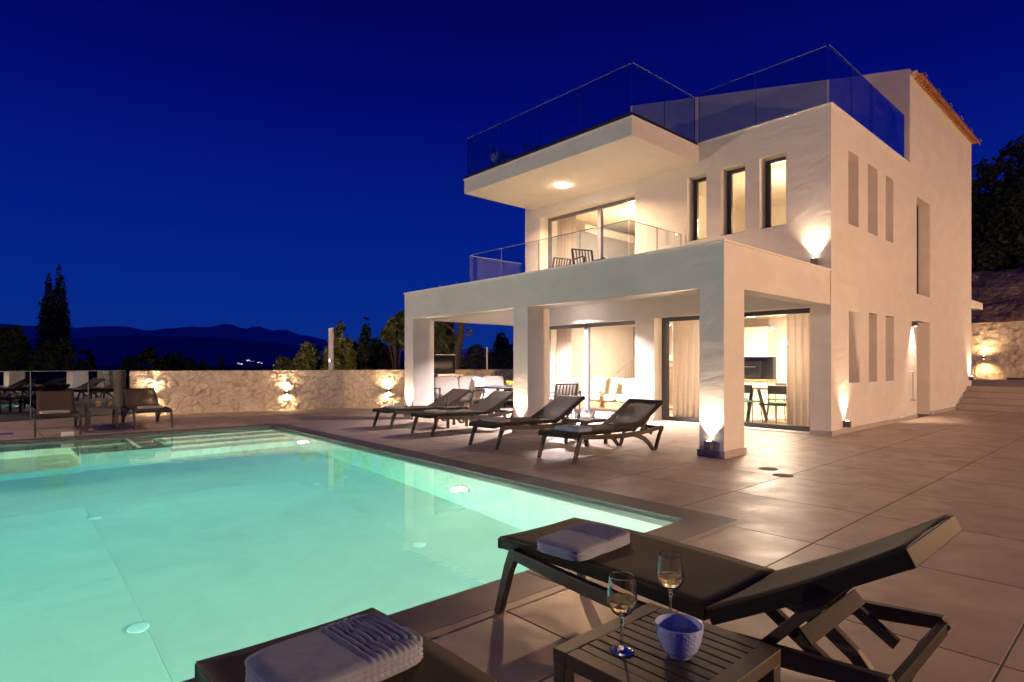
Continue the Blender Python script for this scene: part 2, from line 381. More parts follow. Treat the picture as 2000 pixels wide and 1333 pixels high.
# land round the terrace and the far plain
m = MB()
m.face([(-9000, -9000, -4), (9000, -9000, -4), (9000, 9000, -4), (-9000, 9000, -4)])
tag(m.build('ground', mat('dark_scrub_ground', (.03, .035, .02), .95, var=.4, vs=.05)), kind='structure')
m = MB()
m.prism([(-14, -10), (22.8, -10), (22.8, 24), (-14, 24)], -4, -2.2)
tag(m.build('terrace_base', M['rock']), kind='structure')
# far mountains, their blue haze put into the slope colour
def ridge(name, pts, dist, colr, seed, deep):
    """pts: bearing (px) and height (px above the horizon) of the skyline; built as a deep ridge at real distance"""
    mb = MB(); rows = []
    N = 160
    xs = [pts[0][0] + (pts[-1][0] - pts[0][0]) * i / N for i in range(N + 1)]
    def hh(x):
        for (a, ha), (b, hb) in zip(pts, pts[1:]):
            if a <= x <= b:
                f = (x - a) / (b - a); f = f * f * (3 - 2 * f); return ha + (hb - ha) * f
        return pts[-1][1]
    prof = [(-.34, 0), (-.22, .38), (-.12, .66), (-.05, .86), (0, 1.0), (.08, .8), (.2, .4), (.32, 0)]
    for (o, f) in prof:
        row = []
        for x in xs:
            a = YAW - math.atan((x - 1000) / 1153); c = math.cos(a - YAW); d = dist / c
            dd = d * (1 + o * deep)
            H = hh(x) / 1153 * dist + (8 + 5) * f
            H *= f
            H += noise.noise(Vector((x * .03, o * 9, seed))) * dist * .003 * (1 if 0 < f < 1 else .12 if f == 1 else 0)
            row.append(mb.bm.verts.new((math.cos(a) * dd, math.sin(a) * dd, max(-3.9, H + EYE - (1 - f) * 6))))
        rows.append(row)
    for r0, r1 in zip(rows, rows[1:]):
        for i in range(N): mb.bm.faces.new([r0[i], r0[i + 1], r1[i + 1], r1[i]])
    return tag(mb.build(name, colr, smooth=True), kind='structure')
ridge('far_mountains', [(-700, 60), (-300, 86), (-100, 80), (0, 75), (60, 71), (130, 67), (200, 70), (240, 70), (290, 62), (330, 66), (380, 70), (400, 68), (446, 75), (478, 65), (500, 71), (535, 62), (555, 64), (590, 53), (640, 44), (700, 36), (900, 26), (1100, 20), (1400, 20)], 3600, mat('far_slope_haze_tint', (.6, .7, .98), .95, var=.06, vs=.002), 3, .8)  # pale blue slope colour stands in for the haze of distance
ridge('near_hills', [(-700, 40), (-200, 52), (0, 46), (140, 44), (230, 50), (330, 48), (430, 45), (520, 38), (600, 30), (660, 24), (760, 18), (900, 16), (1100, 13), (1400, 13)], 2400, mat('near_slope_haze_tint', (.26, .30, .55), .95, var=.08, vs=.003), 8, .6)  # bluish slope colour carries a fainter painted haze
# village lights on the far plain
vl = MB(); rr = random.Random(5)
for (x, y, s, k) in ((470, 711, 1.5, 5), (464, 710, .8, 3), (485, 704.5, 1.4, 5), (492, 706, .7, 3), (505, 708, 1.0, 5), (513, 710, .8, 4), (535, 714, .9, 4), (546, 713.5, .9, 4), (543, 707, .6, 2)):
    for j in range(k):
        px_ = x + rr.uniform(-3, 3); py_ = y + rr.uniform(-.7, .7); D = 1500
        a = YAW - math.atan((px_ - 1000) / 1153); d = D / math.cos(a - YAW); zz = EYE - (py_ - 712) / 1153 * D; r_ = .55 * s
        zz = max(zz, -3)
        vl.box(math.cos(a) * d - r_, math.cos(a) * d + r_, math.sin(a) * d - r_, math.sin(a) * d + r_, zz - r_, zz + r_)
tag(vl.build('village_lights', emat('village_light', (1, .85, .8), 1.6)), 'tiny cluster of lit village windows at the foot of the mountains', 'village lights', kind='stuff')

# ------------------------------------------------------------------ stone walls
def stone_wall(name, pts, z0, z1, thick, cell, label, seed=0, amp=.055, cap=True, group=None):
    mb = MB(); bm = mb.bm
    for (ax, ay), (bx, by) in zip(pts, pts[1:]):
        a = Vector((ax, ay, 0)); b = Vector((bx, by, 0)); Lh = (b - a).length; u = (b - a) / Lh; nrm = Vector((u.y, -u.x, 0))
        nx = max(2, int(Lh / cell)); nz = max(2, int((z1 - z0) / cell)); V = []
        jl = bm.verts.layers.float.get('joint') or bm.verts.layers.float.new('joint')
        for j in range(nz + 1):
            row = []
            for i in range(nx + 1):
                p = a + u * (Lh * i / nx) + Vector((0, 0, z0 + (z1 - z0) * j / nz))
                s = Vector((p.x * 4.6 + p.y * .6, p.y * 4.6, p.z * 5.6 + seed)) + noise.noise_vector(p * 2.5) * .35
                dd, _ = noise.voronoi(s); ed = min(1, (dd[1] - dd[0]) / .22)
                o = amp * (ed * ed * (3 - 2 * ed)) * (.55 + .6 * noise.cell(Vector(_[0]))) + .016 * noise.noise(p * 14) + .012 * noise.noise(p * 30)
                if j == nz: o = amp * .5
                nv = bm.verts.new(p + nrm * o); nv[jl] = ed; row.append(nv)
            V.append(row)
        for j in range(nz):
            for i in range(nx): bm.faces.new([V[j][i], V[j][i + 1], V[j + 1][i + 1], V[j + 1][i]])
        back = [bm.verts.new(v.co - nrm * thick) for v in (V[0][0], V[0][-1], V[-1][-1], V[-1][0])]
        bm.faces.new([V[0][0], V[-1][0], back[3], back[0]]); bm.faces.new([V[0][-1], back[1], back[2], V[-1][-1]])
        bm.faces.new(back[::-1]); 
        top = [bm.verts.new(v.co + Vector((0, 0, .001))) for v in (V[-1][0], V[-1][-1])]
        bm.faces.new([top[0], top[1], back[2], back[3]])
    o = mb.build(name, M['stone'], smooth=True, fix=False)
    return tag(o, label, 'wall', group)
WL = [(3.10, 19.30), (6.85, 18.45), (10.6, 17.35), (14.2, 16.3), (20.0, 14.6), (24.5, 13.3)]
stone_wall('stone_wall', WL, 0, 1.235, .35, .023, 'low uplit rubble stone wall closing the far side of the terrace')
stone_wall('stone_wall', [(36.5, 16), (36.2, -6)], .6, 3.45, .5, .06, 'tall stone retaining wall beyond the steps on the right', 4, .07)

# ------------------------------------------------------------------ hillside on the right with bank above the wall
mb = MB(); bm = mb.bm; V = []
NX, NY = 60, 70
for i in range(NX + 1):
    row = []
    for j in range(NY + 1):
        x = 36.6 + 42 * (i / NX) ** 1.2; y = -16 + 42 * j / NY
        t = (x - 36.6)
        z = 3.0 + min(t, 5) * .12 + (max(0, min(t - 3.5, 8))) * .47 + max(0, t - 11.5) * .10
        z += noise.noise(Vector((x * .35, y * .35, 2))) * .5 * min(1, t / 2) + noise.noise(Vector((x * 1.1, y * 1.1, 5))) * .25 * min(1, t) + noise.noise(Vector((x * 2.7, y * 2.7, 5))) * .10 * min(1, t)
        row.append(bm.verts.new((x, y, z)))
    V.append(row)
for i in range(NX):
    for j in range(NY): bm.faces.new([V[i][j], V[i + 1][j], V[i + 1][j + 1], V[i][j + 1]])
tag(mb.build('hillside', M['rock'], smooth=False), kind='structure')

# steps up to the rear yard, and the yard
m = MB()
for k in range(4):
    x0 = 22.8 + .5 * k; x1 = 22.8 + .5 * (k + 1)
    m.box(x0, x1 if k < 3 else 36.4, -10, 4.43 if k < 9 else 24, -.5, .175 * (k + 1))
o = m.build('steps', M['cream_step'], bevel=.008); tag(o, kind='structure')
m = MB(); m.box(24.97, 36.4, 4.44, 24, -.5, .697); m.box(22.8, 24.97, 13.3, 24, -.5, -.02)
tag(m.build('rear_yard', M['cream_step']), kind='structure')

# ================================================================== HOUSE
HX, HX2, HY0, HY1 = 12.47, 24.97, 4.43, 13.22
MIDX = 17.81
house = thing('villa', 'large white two storey villa with glass railings and a covered poolside porch', 'house', (HX, HY0, 0))
HL = Vector((HX, HY0, 0))
def hb(mbx, name, m_, parent=None, **k):
    """mesh given in world coordinates, parented to the house"""
    bmesh.ops.translate(mbx.bm, verts=mbx.bm.verts[:], vec=-HL)
    return mbx.build(name, m_, parent or house, **k)
def wall_holes(mb, axis, c0, c1, u0, u1, z0, z1, holes):
    """slab wall normal to axis between c0 and c1, spanning u0..u1 / z0..z1, with rectangular holes (ua,ub,za,zb)"""
    us = sorted({u0, u1, *[h[0] for h in holes], *[h[1] for h in holes]}); zs = sorted({z0, z1, *[h[2] for h in holes], *[h[3] for h in holes]})
    P = (lambda c, u, z: (c, u, z)) if axis == 'x' else (lambda c, u, z: (u, c, z))
    for a, b in zip(us, us[1:]):
        for c, d in zip(zs, zs[1:]):
            if any(h[0] - 1e-6 <= a and b <= h[1] + 1e-6 and h[2] - 1e-6 <= c and d <= h[3] + 1e-6 for h in holes): continue
            for cc in (c0, c1): mb.face([P(cc, a, c), P(cc, b, c), P(cc, b, d), P(cc, a, d)])
    for a, b, c, d in list(holes) + [(u0, u1, z0, z1)]:
        for (p, r_) in (((a, c), (a, d)), ((b, c), (b, d)), ((a, c), (b, c)), ((a, d), (b, d))):
            mb.face([P(c0, *p), P(c0, *r_), P(c1, *r_), P(c1, *p)])
    bmesh.ops.remove_doubles(mb.bm, verts=mb.bm.verts[:], dist=1e-5)
DR = (4.83, 8.54, .02, 2.59); DL = (9.12, 12.62, .02, 2.57); DU = (9.12, 12.56, 3.36, 5.83)
W1 = (7.12, 7.62, 4.33, 5.85); W2 = (6.19, 6.76, 4.33, 5.85); W3 = (5.31, 5.87, 4.33, 5.85)
TH = .45
m = MB(); wall_holes(m, 'x', HX, HX + TH, HY0, HY1, -.3, 6.56, [DR, DL, DU, W1, W2, W3]); hb(m, 'front_wall', M['plaster'])
SA = [(13.41, 14.02, 4.35, 5.88), (14.61, 15.27, 4.35, 5.88), (15.85, 16.44, 4.35, 5.88), (13.44, 14.09, 1.03, 2.57), (14.68, 15.23, 1.03, 2.57), (15.85, 16.48, 1.03, 2.57)]
m = MB(); wall_holes(m, 'y', HY0, HY0 + .38, HX + TH + .001, MIDX, -.3, 6.56, SA)
hb(m, 'side_wall', M['plaster'])
SB = [(18.41, 19.72, 3.29, 5.87), (18.43, 19.72, 0, 2.58)]
m = MB(); wall_holes(m, 'y', HY0 + .0, HY0 + .38, MIDX, HX2, -.3, 8.90, SB); hb(m, 'side_wall', M['plaster'])
# gable wall that rises behind the roof terrace
SL = .216
m = MB(); y0 = HY0 + .38
zt = lambda y: 8.94 + SL * (y - HY0)
m.hexa([(MIDX, HY0, 6.56), (MIDX + .3, HY0, 6.56), (MIDX + .3, HY1, 6.56), (MIDX, HY1, 6.56)], [(MIDX, HY0, zt(HY0) + .1), (MIDX + .3, HY0, zt(HY0) + .1), (MIDX + .3, HY1, zt(HY1) + .1), (MIDX, HY1, zt(HY1) + .1)])
bmesh.ops.translate(m.bm, verts=m.bm.verts[:], vec=(-.002, -.002, 0))
hb(m, 'gable_wall', M['plaster'])
m = MB(); m.box(HX + TH + .001, HX2, HY1 - .35, HY1 - .001, -.3, 6.55); m.box(MIDX, HX2, HY1 - .35, HY1 - .001, 6.55, 10.8); m.box(HX2 - .35, HX2 - .001, HY0 + .381, HY1 - .351, -.3, 8.9)
hb(m, 'rear_wall', M['plaster'])
# floors, inner walls
m = MB()
m.box(HX + TH, HX2 - .35, HY0 + .38, HY1 - .35, -.2, .015)
hb(m, 'ground_floor', mat('pale_floor_tile', (.55, .45, .34), .35, var=.05))
m = MB()
m.box(HX + TH, HX2 - .35, HY0 + .38, HY1 - .35, 2.78, 3.34)
m.box(HX + TH, HX2 - .35, HY0 + .38, HY1 - .35, 6.12, 6.40)
m.box(17.5, 17.62, HY0 + .38, HY1 - .35, .016, 2.779)
m.box(17.5, 17.62, HY0 + .38, HY1 - .35, 3.341, 6.119)
m.box(HX + TH, 17.5, 8.68, 8.80, 3.341, 6.119)
hb(m, 'interior_wall', M['inside'])
m = MB(); m.box(HX + TH + .004, MIDX - .004, HY0 + .384, HY1 - .354, 6.41, 6.50); hb(m, 'terrace_floor', M['plinth'])
# thin coping on parapets
def trimline(mb, x0, x1, y0, y1, z): mb.box(x0, x1, y0, y1, z, z + .025)
m = MB()
trimline(m, HX - .025, HX + .30, HY0 - .025, HY1, 6.562); trimline(m, HX + .30, MIDX - .004, HY0 - .025, HY0 + .3, 6.562)
trimline(m, 8.275, 8.66, 4.425, 13.445, 3.272); trimline(m, 8.66, HX - .002, 4.425, 4.80, 3.272); trimline(m, 8.66, HX - .002, 13.07, 13.445, 3.272)
hb(m, 'parapet_coping', M['trim'])
# upper cantilever slab
m = MB(); m.box(9.89, HX - .001, 7.31, 12.92, 6.10, 6.47); hb(m, 'cantilever_slab', M['plaster'])
m = MB(); m.box(9.865, HX - .03, 7.285, 12.945, 6.472, 6.50)
hb(m, 'slab_coping', M['trim'])
m = MB(); m.box(9.92, 9.99, 7.34, 12.89, 6.502, 6.60); m.box(9.99, HX - .03, 7.34, 7.41, 6.502, 6.60); m.box(9.99, HX - .03, 12.82, 12.89, 6.502, 6.60)
m.box(HX + .045, HX + .095, 4.47, 7.34, 6.589, 6.615); m.box(HX + .095, MIDX - .01, 4.475, 4.525, 6.589, 6.615)
hb(m, 'railing_channel', M['black'])
# glass railings: every pane a part of its own
def pane(x0, y0, x1, y1, z0, z1, mat_=None, name='railing_glass', th=.018, edge=True):
    mat_ = mat_ or ('rail' if z0 > 5 else 'rail_clear')
    mb = MB(); d = Vector((x1 - x0, y1 - y0, 0)); Ln = d.length; d /= Ln; n = Vector((-d.y, d.x, 0)) * th / 2
    a = Vector((x0, y0, 0)) + d * .012; b = Vector((x1, y1, 0)) - d * .012
    mb.hexa([a - n + Vector((0, 0, z0)), b - n + Vector((0, 0, z0)), b + n + Vector((0, 0, z0)), a + n + Vector((0, 0, z0))],
            [a - n + Vector((0, 0, z1)), b - n + Vector((0, 0, z1)), b + n + Vector((0, 0, z1)), a + n + Vector((0, 0, z1))])
    g = hb(mb, name, M[mat_])
    e_ = MB(); n2 = n * 1.1
    e_.hexa([a - n2 + Vector((0, 0, z1 + .001)), b - n2 + Vector((0, 0, z1 + .001)), b + n2 + Vector((0, 0, z1 + .001)), a + n2 + Vector((0, 0, z1 + .001))],
            [a - n2 + Vector((0, 0, z1 + .013)), b - n2 + Vector((0, 0, z1 + .013)), b + n2 + Vector((0, 0, z1 + .013)), a + n2 + Vector((0, 0, z1 + .013))])
    v_ = MB(); v_.bar(b + d * .004 + Vector((0, 0, z0)), b + d * .004 + Vector((0, 0, z1)), .006, th, up=tuple(n)); bmesh.ops.translate(v_.bm, verts=v_.bm.verts[:], vec=-HL); v_.build('glass_joint', M['joint'], g)
    bmesh.ops.translate(e_.bm, verts=e_.bm.verts[:], vec=-HL)
    eo = e_.build('glass_edge', M['edge'], g)
    return g
def run(pts, z0, z1):
    for p, q_ in zip(pts, pts[1:]): pane(*p, *q_, z0, z1)
run([(9.95, 7.38), (9.95, 8.75), (9.95, 10.08), (9.95, 11.45), (9.95, 12.86)], 6.52, 7.60)
run([(9.97, 7.36), (11.15, 7.36), (12.38, 7.36)], 6.52, 7.62)
run([(9.97, 12.87), (11.15, 12.87), (12.38, 12.87)], 6.52, 7.60)
run([(12.54, 4.52), (12.54, 6.0), (12.54, 7.36)], 6.6, 7.76)
run([(12.56, 4.50), (13.85, 4.50), (15.15, 4.50), (16.45, 4.50), (17.7, 4.50)], 6.6, 7.78)
run([(10.40, 7.78), (10.40, 9.17), (10.40, 10.55), (10.40, 11.95), (10.40, 13.33)], 3.28, 4.52)
run([(10.42, 7.76), (11.45, 7.76), (12.44, 7.76)], 3.28, 4.52)
run([(10.42, 13.35), (11.45, 13.35), (12.44, 13.35)], 3.28, 4.52)
# roof tiles over the rear block
mb = MB(); bm = mb.bm; V = []
NXr = 33 * 12; step = .36
ys = []
y = HY0 - .22
while y < HY1 + .1: ys += [y, y + step - .012]; y += step
for k, yy in enumerate(ys):
    row = []; lift = .05 if k % 2 == 0 else .0
    for i in range(NXr + 1):
        x = MIDX + .30 + (HX2 + .12 - MIDX - .30) * i / NXr; ph = (i % 12) / 12 * 2 * math.pi
        h = .055 * max(math.cos(ph), -.5) - .10 
        row.append(bm.verts.new((x, yy, zt(yy) + .06 + h + lift)))
    V.append(row)
for r0, r1 in zip(V, V[1:]):
    for i in range(NXr): bm.faces.new([r0[i], r0[i + 1], r1[i + 1], r1[i]])
lo = [bm.verts.new(v.co + Vector((0, .0, -.10))) for v in V[0]]
for i in range(NXr): bm.faces.new([lo[i], lo[i + 1], V[0][i + 1], V[0][i]])
roof = hb(mb, 'roof', M['terracotta'])
m = MB(); m.box(MIDX + .02, HX2 + .08, HY0 - .06, HY0 + .1, 8.901, 8.94)
for i in range(33): m.box(MIDX + .06 + i * .216, MIDX + .16 + i * .216, HY0 - .13, HY0 + .02, 8.941, 8.985)
hb(m, 'eave', mat('eave_mortar', (.62, .48, .36), .8), parent=roof)
hook = mat('galvanised_hook', (.6, .55, .5), .5)
for x in (18.25, 19.6, 20.95, 22.3, 23.65, 24.95):
    m = MB(); m.bar((x, HY0 - .27, 8.90), (x + .12, HY0 - .20, 9.06), .03, .016); hb(m, 'tile_hook', hook, parent=roof)
# porch
m = MB()
m.box(8.30, 8.64, 4.45, 13.42, 2.60, 3.27)
m.box(8.641, HX - .002, 4.45, 4.78, 2.60, 3.27); m.box(8.641, HX - .002, 13.09, 13.42, 2.60, 3.27)
hb(m, 'porch_beam', M['plaster'])
m = MB(); m.box(8.641, HX - .002, 4.781, 13.089, 3.07, 3.20); hb(m, 'porch_roof', M['plaster'])
for a, b in ((4.452, 4.86), (8.73, 9.16), (13.0, 13.418)):
    m = MB(); m.box(8.302, 8.94, a, b, 0, 2.599); col = hb(m, 'column', M['plaster'])
    m = MB(); m.box(8.275, 8.965, a - .025, b + .025, .002, .11); hb(m, 'plinth', M['plinth'], parent=col)
m = MB(); m.box(HX - .025, HX - .001, 8.541, 9.119, .002, .10); hb(m, 'skirting', M['plinth']); m = MB()
m.box(HX - .025, HX - .001, 4.405, 4.829, .002, .10); m.box(HX - .001, 18.429, HY0 - .025, HY0 - .001, .002, .10); hb(m, 'skirting', M['plinth']); m = MB(); m.box(19.721, 23.0, HY0 - .025, HY0 - .001, .002, .10)
hb(m, 'skirting', M['plinth'])
# rear balcony slab with its glass
m = MB(); m.box(24.98, 26.87, 4.44, 8.5, 3.38, 3.62); rb = hb(m, 'balcony', M['plaster'])
pane(26.6, 4.52, 26.6, 8.4, 3.62, 4.5); pane(25.0, 4.5, 26.58, 4.5, 3.62, 4.5)

# windows and doors
def opening(kind, hole, xf, fw, mats=('frame', 'pane'), mull=(), depth=.08, ffl=None, mw=.09):
    a, b, c, d = hole; mb = MB(); f1 = ffl or fw
    x0, x1 = xf, xf + depth
    mb.box(x0, x1, a, b, c, c + fw); mb.box(x0, x1, a, b, d - fw, d)
    mb.box(x0, x1, a, a + fw, c + fw, d - fw); mb.box(x0, x1, b - f1, b, c + fw, d - fw)
    fr = hb(mb, kind, M[mats[0]], bevel=.004)
    edges = [a + fw] + [x for x in mull] + [b - f1]
    for mu in mull:
        mm = MB(); mm.box(x0 - .03, x1 - .0, mu - mw / 2, mu + mw / 2, c + fw + .001, d - fw - .001); hb(mm, 'mullion', M[mats[0] if kind != 'sliding_door' else 'greyframe'], parent=fr)
    for p, q_ in zip(edges, edges[1:]):
        g = MB(); g.box(x0 + .03, x0 + .05, p + (mw / 2 if p in mull else 0) + .001, q_ - (mw / 2 if q_ in mull else 0) - .001, c + fw + .001, d - fw - .001); hb(g, 'pane', M[mats[1]], parent=fr)
    return fr
XF = HX + .33
opening('sliding_door', (4.86, 8.56, .02, 2.59), XF, .10, mull=(6.85,), ffl=.19)
opening('sliding_door', (9.12, 12.62, .02, 2.57), XF, .10, ('greyframe', 'pane'), mull=(11.02,), mw=.13)
opening('sliding_door', (9.12, 12.56, 3.36, 5.83), XF, .09, ('greyframe', 'pane'), mull=(10.55,), mw=.12)
for wv in (W1, W2, W3): opening('window', wv, XF - .05, .075, ffl=.10)
def side_panel(hole, name, m_):
    a, b, c, d = hole
    mb = MB(); mb.box(a, b, HY0 + .30, HY0 + .34, c, d); fr = hb(mb, name, m_)
    if name == 'window':
        mb = MB(); mb.box(a, a + .05, HY0 + .27, HY0 + .299, c, d); mb.box(b - .05, b, HY0 + .27, HY0 + .299, c, d); mb.box(a + .05, b - .05, HY0 + .27, HY0 + .299, c, c + .05); mb.box(a + .05, b - .05, HY0 + .27, HY0 + .299, d - .05, d); hb(mb, 'window_frame', M['frame'], parent=fr)
shut = mat('closed_blind', (.60, .52, .44), .7, var=.03)
for h in SA: side_panel(h, 'window', shut)
side_panel(SB[0], 'window', shut)
m = MB(); m.box(18.43, 19.72, HY0 + .30, HY0 + .35, 0.01, 2.58); dr = hb(m, 'side_door', mat('beige_door', (.62, .52, .43), .5))
m = MB(); m.tube([(18.6, HY0 + .29, 1.05), (18.6, HY0 + .24, 1.05), (18.75, HY0 + .24, 1.05)], .012); hb(m, 'handle', M['metal'], parent=dr)
m = MB(); m.box(19.1 - .65, 19.1 + .61, HY0 - .02, HY0 + .29, .004, .02); hb(m, 'threshold', M['black'], parent=dr)

# lamps fixed to the house
def uplight(x, y, z, nx, ny, power, up=True, size=.12, h=.13, angle=92, col=WARM2, tilt=.05, par=None, name='wall_light'):
    mb = MB(); cx, cy_ = x + nx * .07, y + ny * .07
    mb.box(cx - .055, cx + .055, cy_ - .055, cy_ + .055, z - h / 2, z + h / 2)
    mb.box(min(x, cx) - .001 * 0, max(x, cx), min(y, cy_), max(y, cy_), z - .03, z + .03) if False else None
    zz = z + (h / 2 + .003 if up else -h / 2 - .003)
    if par is None:
        fx = hb(mb, name, M['lampbody'], bevel=.004); g = MB(); g.lathe([(.032, -.002), (.032, .002)], 16, (cx, cy_, zz)); hb(g, 'bulb', M['glow'], parent=fx)
    else:
        par_o = thing(name, par[0], 'wall lamp', (cx, cy_, 0), 0, 'small lamps on the stone walls')
        bmesh.ops.translate(mb.bm, verts=mb.bm.verts[:], vec=(-cx, -cy_, 0)); mb.build('lamp_body', M['lampbody'], par_o, bevel=.004)
        for s_ in (1, -1):
            g = MB(); g.lathe([(.03, -.002), (.03, .002)], 16, (0, 0, z + s_ * (h / 2 + .003))); g.build('bulb', M['glow'], par_o)
    d = 1 if up else -1
    light('spot', 'SPOT', (cx, cy_, zz + .012 * d), power, col, target=(cx - nx * tilt, cy_ - ny * tilt, zz + d), angle=angle, blend=1, radius=.03)
    return zz
UP = 80
uplight(8.30, 4.66, .19, -1, 0, UP); uplight(8.30, 8.94, .19, -1, 0, UP); uplight(8.30, 13.2, .19, -1, 0, UP)
uplight(13.15, HY0, .2, 0, -1, UP * .9)
uplight(HX, 4.72, 3.47, -1, 0, UP * 1.1)
uplight(18.02, HY0, 2.47, 0, -1, UP * 1.5, up=False, angle=85, tilt=.2)
uplight(24.62, HY0, .95, 0, -1, UP * 1.3)
# ceiling lamps
def ceiling_lamp(x, y, z, r, power, col, spread=180):
    g = MB(); g.lathe([(r, 0), (r, .035)], 32, (x, y, z - .036)); o = hb(g, 'ceiling_light', M['glow_cool'])
    light('ceiling_lamp_light', 'AREA', (x, y, z - .045), power, col, target=(x, y, 0), size=2 * r).data.spread = R(spread)
    light('ceiling_lamp_halo', 'POINT', (x, y, z - .14), power * .008, col, radius=.08)
ceiling_lamp(11.3, 10.55, 6.10, .17, 230, (1, .60, .32), 155)
ceiling_lamp(11.5, 10.8, 3.07, .15, 400, (1, .80, .76), 135)
# interior light
light('living_light', 'AREA', (15.2, 10.9, 2.7), 40, (1, .76, .56), target=(15.2, 10.9, 0), size=1.6)
light('dining_light', 'AREA', (14.8, 6.6, 2.7), 180, (1, .76, .56), target=(14.8, 6.6, 0), size=1.6)
light('living_fill', 'POINT', (15.6, 10.6, 1.9), 7, (1, .76, .50), radius=.3)
light('dining_fill', 'POINT', (14.6, 6.4, 1.95), 45, (1, .76, .56), radius=.3)
light('bedroom_light', 'POINT', (15.0, 11.0, 5.2), 50, (1, .72, .46), radius=.25)
light('landing_light', 'POINT', (14.8, 6.4, 5.2), 50, (1, .70, .42), radius=.25)
# fixed inner features
m = MB(); m.box(17.0, 17.49, 8.82, 12.8, 5.78, 5.84); m.box(14.2, 17.49, 12.3, 12.36, 5.60, 5.84); hb(m, 'cove_shelf', M['inside'])
light('cove_light', 'AREA', (17.2, 10.8, 5.87), 14, (1, .82, .58), target=(17.35, 10.8, 7), size=.1, sizey=3.4)
m = MB(); m.box(17.47, 17.499, 7.95, 12.86, .016, 2.77); hb(m, 'living_wall_panel', mat('beige_panel', (.50, .40, .32), .7, var=.05)); m = MB(); m.box(17.40, 17.497, 8.9, 12.8, 3.342, 5.25); hb(m, 'headboard_panel', M['lilac'])
m = MB(); m.box(17.38, 17.399, 9.2, 11.6, 3.9, 4.75); hb(m, 'headboard', M['trim'])
m = MB()
for k in range(13):
    m.box(16.1, 16.98, 12.55 - .26 * k - .26, 12.55 - .26 * k, .016 + .19 * k, .19 * (k + 1))
hb(m, 'staircase', mat('pale_stair', (.66, .58, .46), .6))
m = MB(); 
for k in range(13): m.bar((16.08, 12.42 - .26 * k, .19 * (k + 1)), (16.08, 12.42 - .26 * k, .19 * (k + 1) + .95), .012, .012)
m.bar((16.08, 12.5, 1.12), (16.08, 9.2, 1.12 + .19 * 12.7), .03, .03); hb(m, 'stair_railing', M['metal'])

# ------------------------------------------------------------------ inside furnishing
def curtain(x, y0, y1, z0, z1, label, n=None, amp=.045, col='curtain'):
    n = n or int((y1 - y0) / .02); mb = MB(); bm = mb.bm; A_ = []; B2 = []
    for i in range(n + 1):
        yy = y0 + (y1 - y0) * i / n; o = amp * math.sin(i / n * (y1 - y0) / .15 * 2 * math.pi) + amp * .5 * math.sin(i / n * (y1 - y0) / .41 * 2 * math.pi)
        A_.append(bm.verts.new((x + o * .8, yy, z1))); B2.append(bm.verts.new((x + o * 1.15, yy, z0)))
    for i in range(n): bm.faces.new([A_[i], A_[i + 1], B2[i + 1], B2[i]])
    o = mb.build('curtain', M[col], smooth=True, fix=False); s_ = o.modifiers.new('s', 'SOLIDIFY'); s_.thickness = .004
    return tag(o, label, 'curtain', 'curtains behind the glass doors')
curtain(13.22, 12.0, 12.6, .03, 2.74, 'pale curtain gathered at the far end of the living room door, behind the slatted chair')
curtain(13.22, 9.0, 9.32, .03, 2.74, 'narrow pale curtain at the near edge of the living room sliding door')
curtain(13.22, 7.75, 8.45, .03, 2.74, 'beige curtain between the thick door frame and the nearest porch column')
curtain(13.22, 4.85, 5.62, .03, 2.74, 'beige curtain at the dining room corner beside the blank porch wall')
curtain(13.15, 11.75, 12.45, 3.36, 6.1, 'white sheer curtain in the upstairs balcony door')

def cushion(mb, cx, cy_, cz, sx, sy, sz, tilt=0, rz=0, axis='x', puff=.35):
    """soft box cushion: superellipsoid"""
    bm = mb.bm; n, k = 20, 12; rings = []
    Mx = Matrix.Translation((cx, cy_, cz)) @ Matrix.Rotation(rz, 4, 'Z') @ Matrix.Rotation(tilt, 4, 'Y' if axis == 'x' else 'X')
    sg = lambda v, p: math.copysign(abs(v) ** p, v)
    for j in range(k + 1):
        ph = -math.pi / 2 + math.pi * j / k; rings.append([bm.verts.new(Mx @ Vector((sx / 2 * sg(math.cos(ph), puff) * sg(math.cos(t), puff), sy / 2 * sg(math.cos(ph), puff) * sg(math.sin(t), puff), sz / 2 * sg(math.sin(ph), .5)))) for t in [2 * math.pi * i / n for i in range(n)]])
    for r0, r1 in zip(rings, rings[1:]):
        for i in range(n): bm.faces.new([r0[i], r0[(i + 1) % n], r1[(i + 1) % n], r1[i]])
    return mb

def living_sofa():
    t = thing('sofa', 'cream living room sofa with loose pillows behind the sliding glass door', 'sofa', (14.1, 11.0, .015), 0)
    b = MB(); b.box(-.45, .5, -1.55, 1.35, .12, .30); b.build('base', M['wood'], t, bevel=.01)
    s = MB(); cushion(s, -.0, -.9, .40, .98, 1.25, .24); cushion(s, 0, .45, .40, .98, 1.45, .24); s.build('seat', M['sofa'], t, smooth=True)
    s = MB(); cushion(s, .40, -.75, .72, .26, 1.35, .55, tilt=.12); cushion(s, .40, .55, .72, .26, 1.3, .55, tilt=.12); s.build('backrest', M['sofa'], t, smooth=True)
    for y_, x_, c_, a_ in ((-1.15, .05, 'sofa', .3), (-.55, -.02, 'lilac', .35), (.15, -.05, 'sofa', .25), (.75, .0, 'white_fabric', .4)):
        s = MB(); cushion(s, x_, y_, .74, .16, .52, .50, tilt=a_); s.build('pillow', M[c_], t, smooth=True)
    return t
living_sofa()
t = thing('coffee_table', 'low wooden bench on the living room floor in front of the sofa', 'table', (13.55, 8.3, .015))
m = MB(); m.box(-.2, .25, -.6, .6, .22, .28); m.build('tabletop', M['wood'], t)
for a in (-.15, .2):
    for b in (-.5, .5): m = MB(); m.box(a - .02, a + .02, b - .02, b + .02, 0, .219); m.build('leg', M['darkchair'], t)
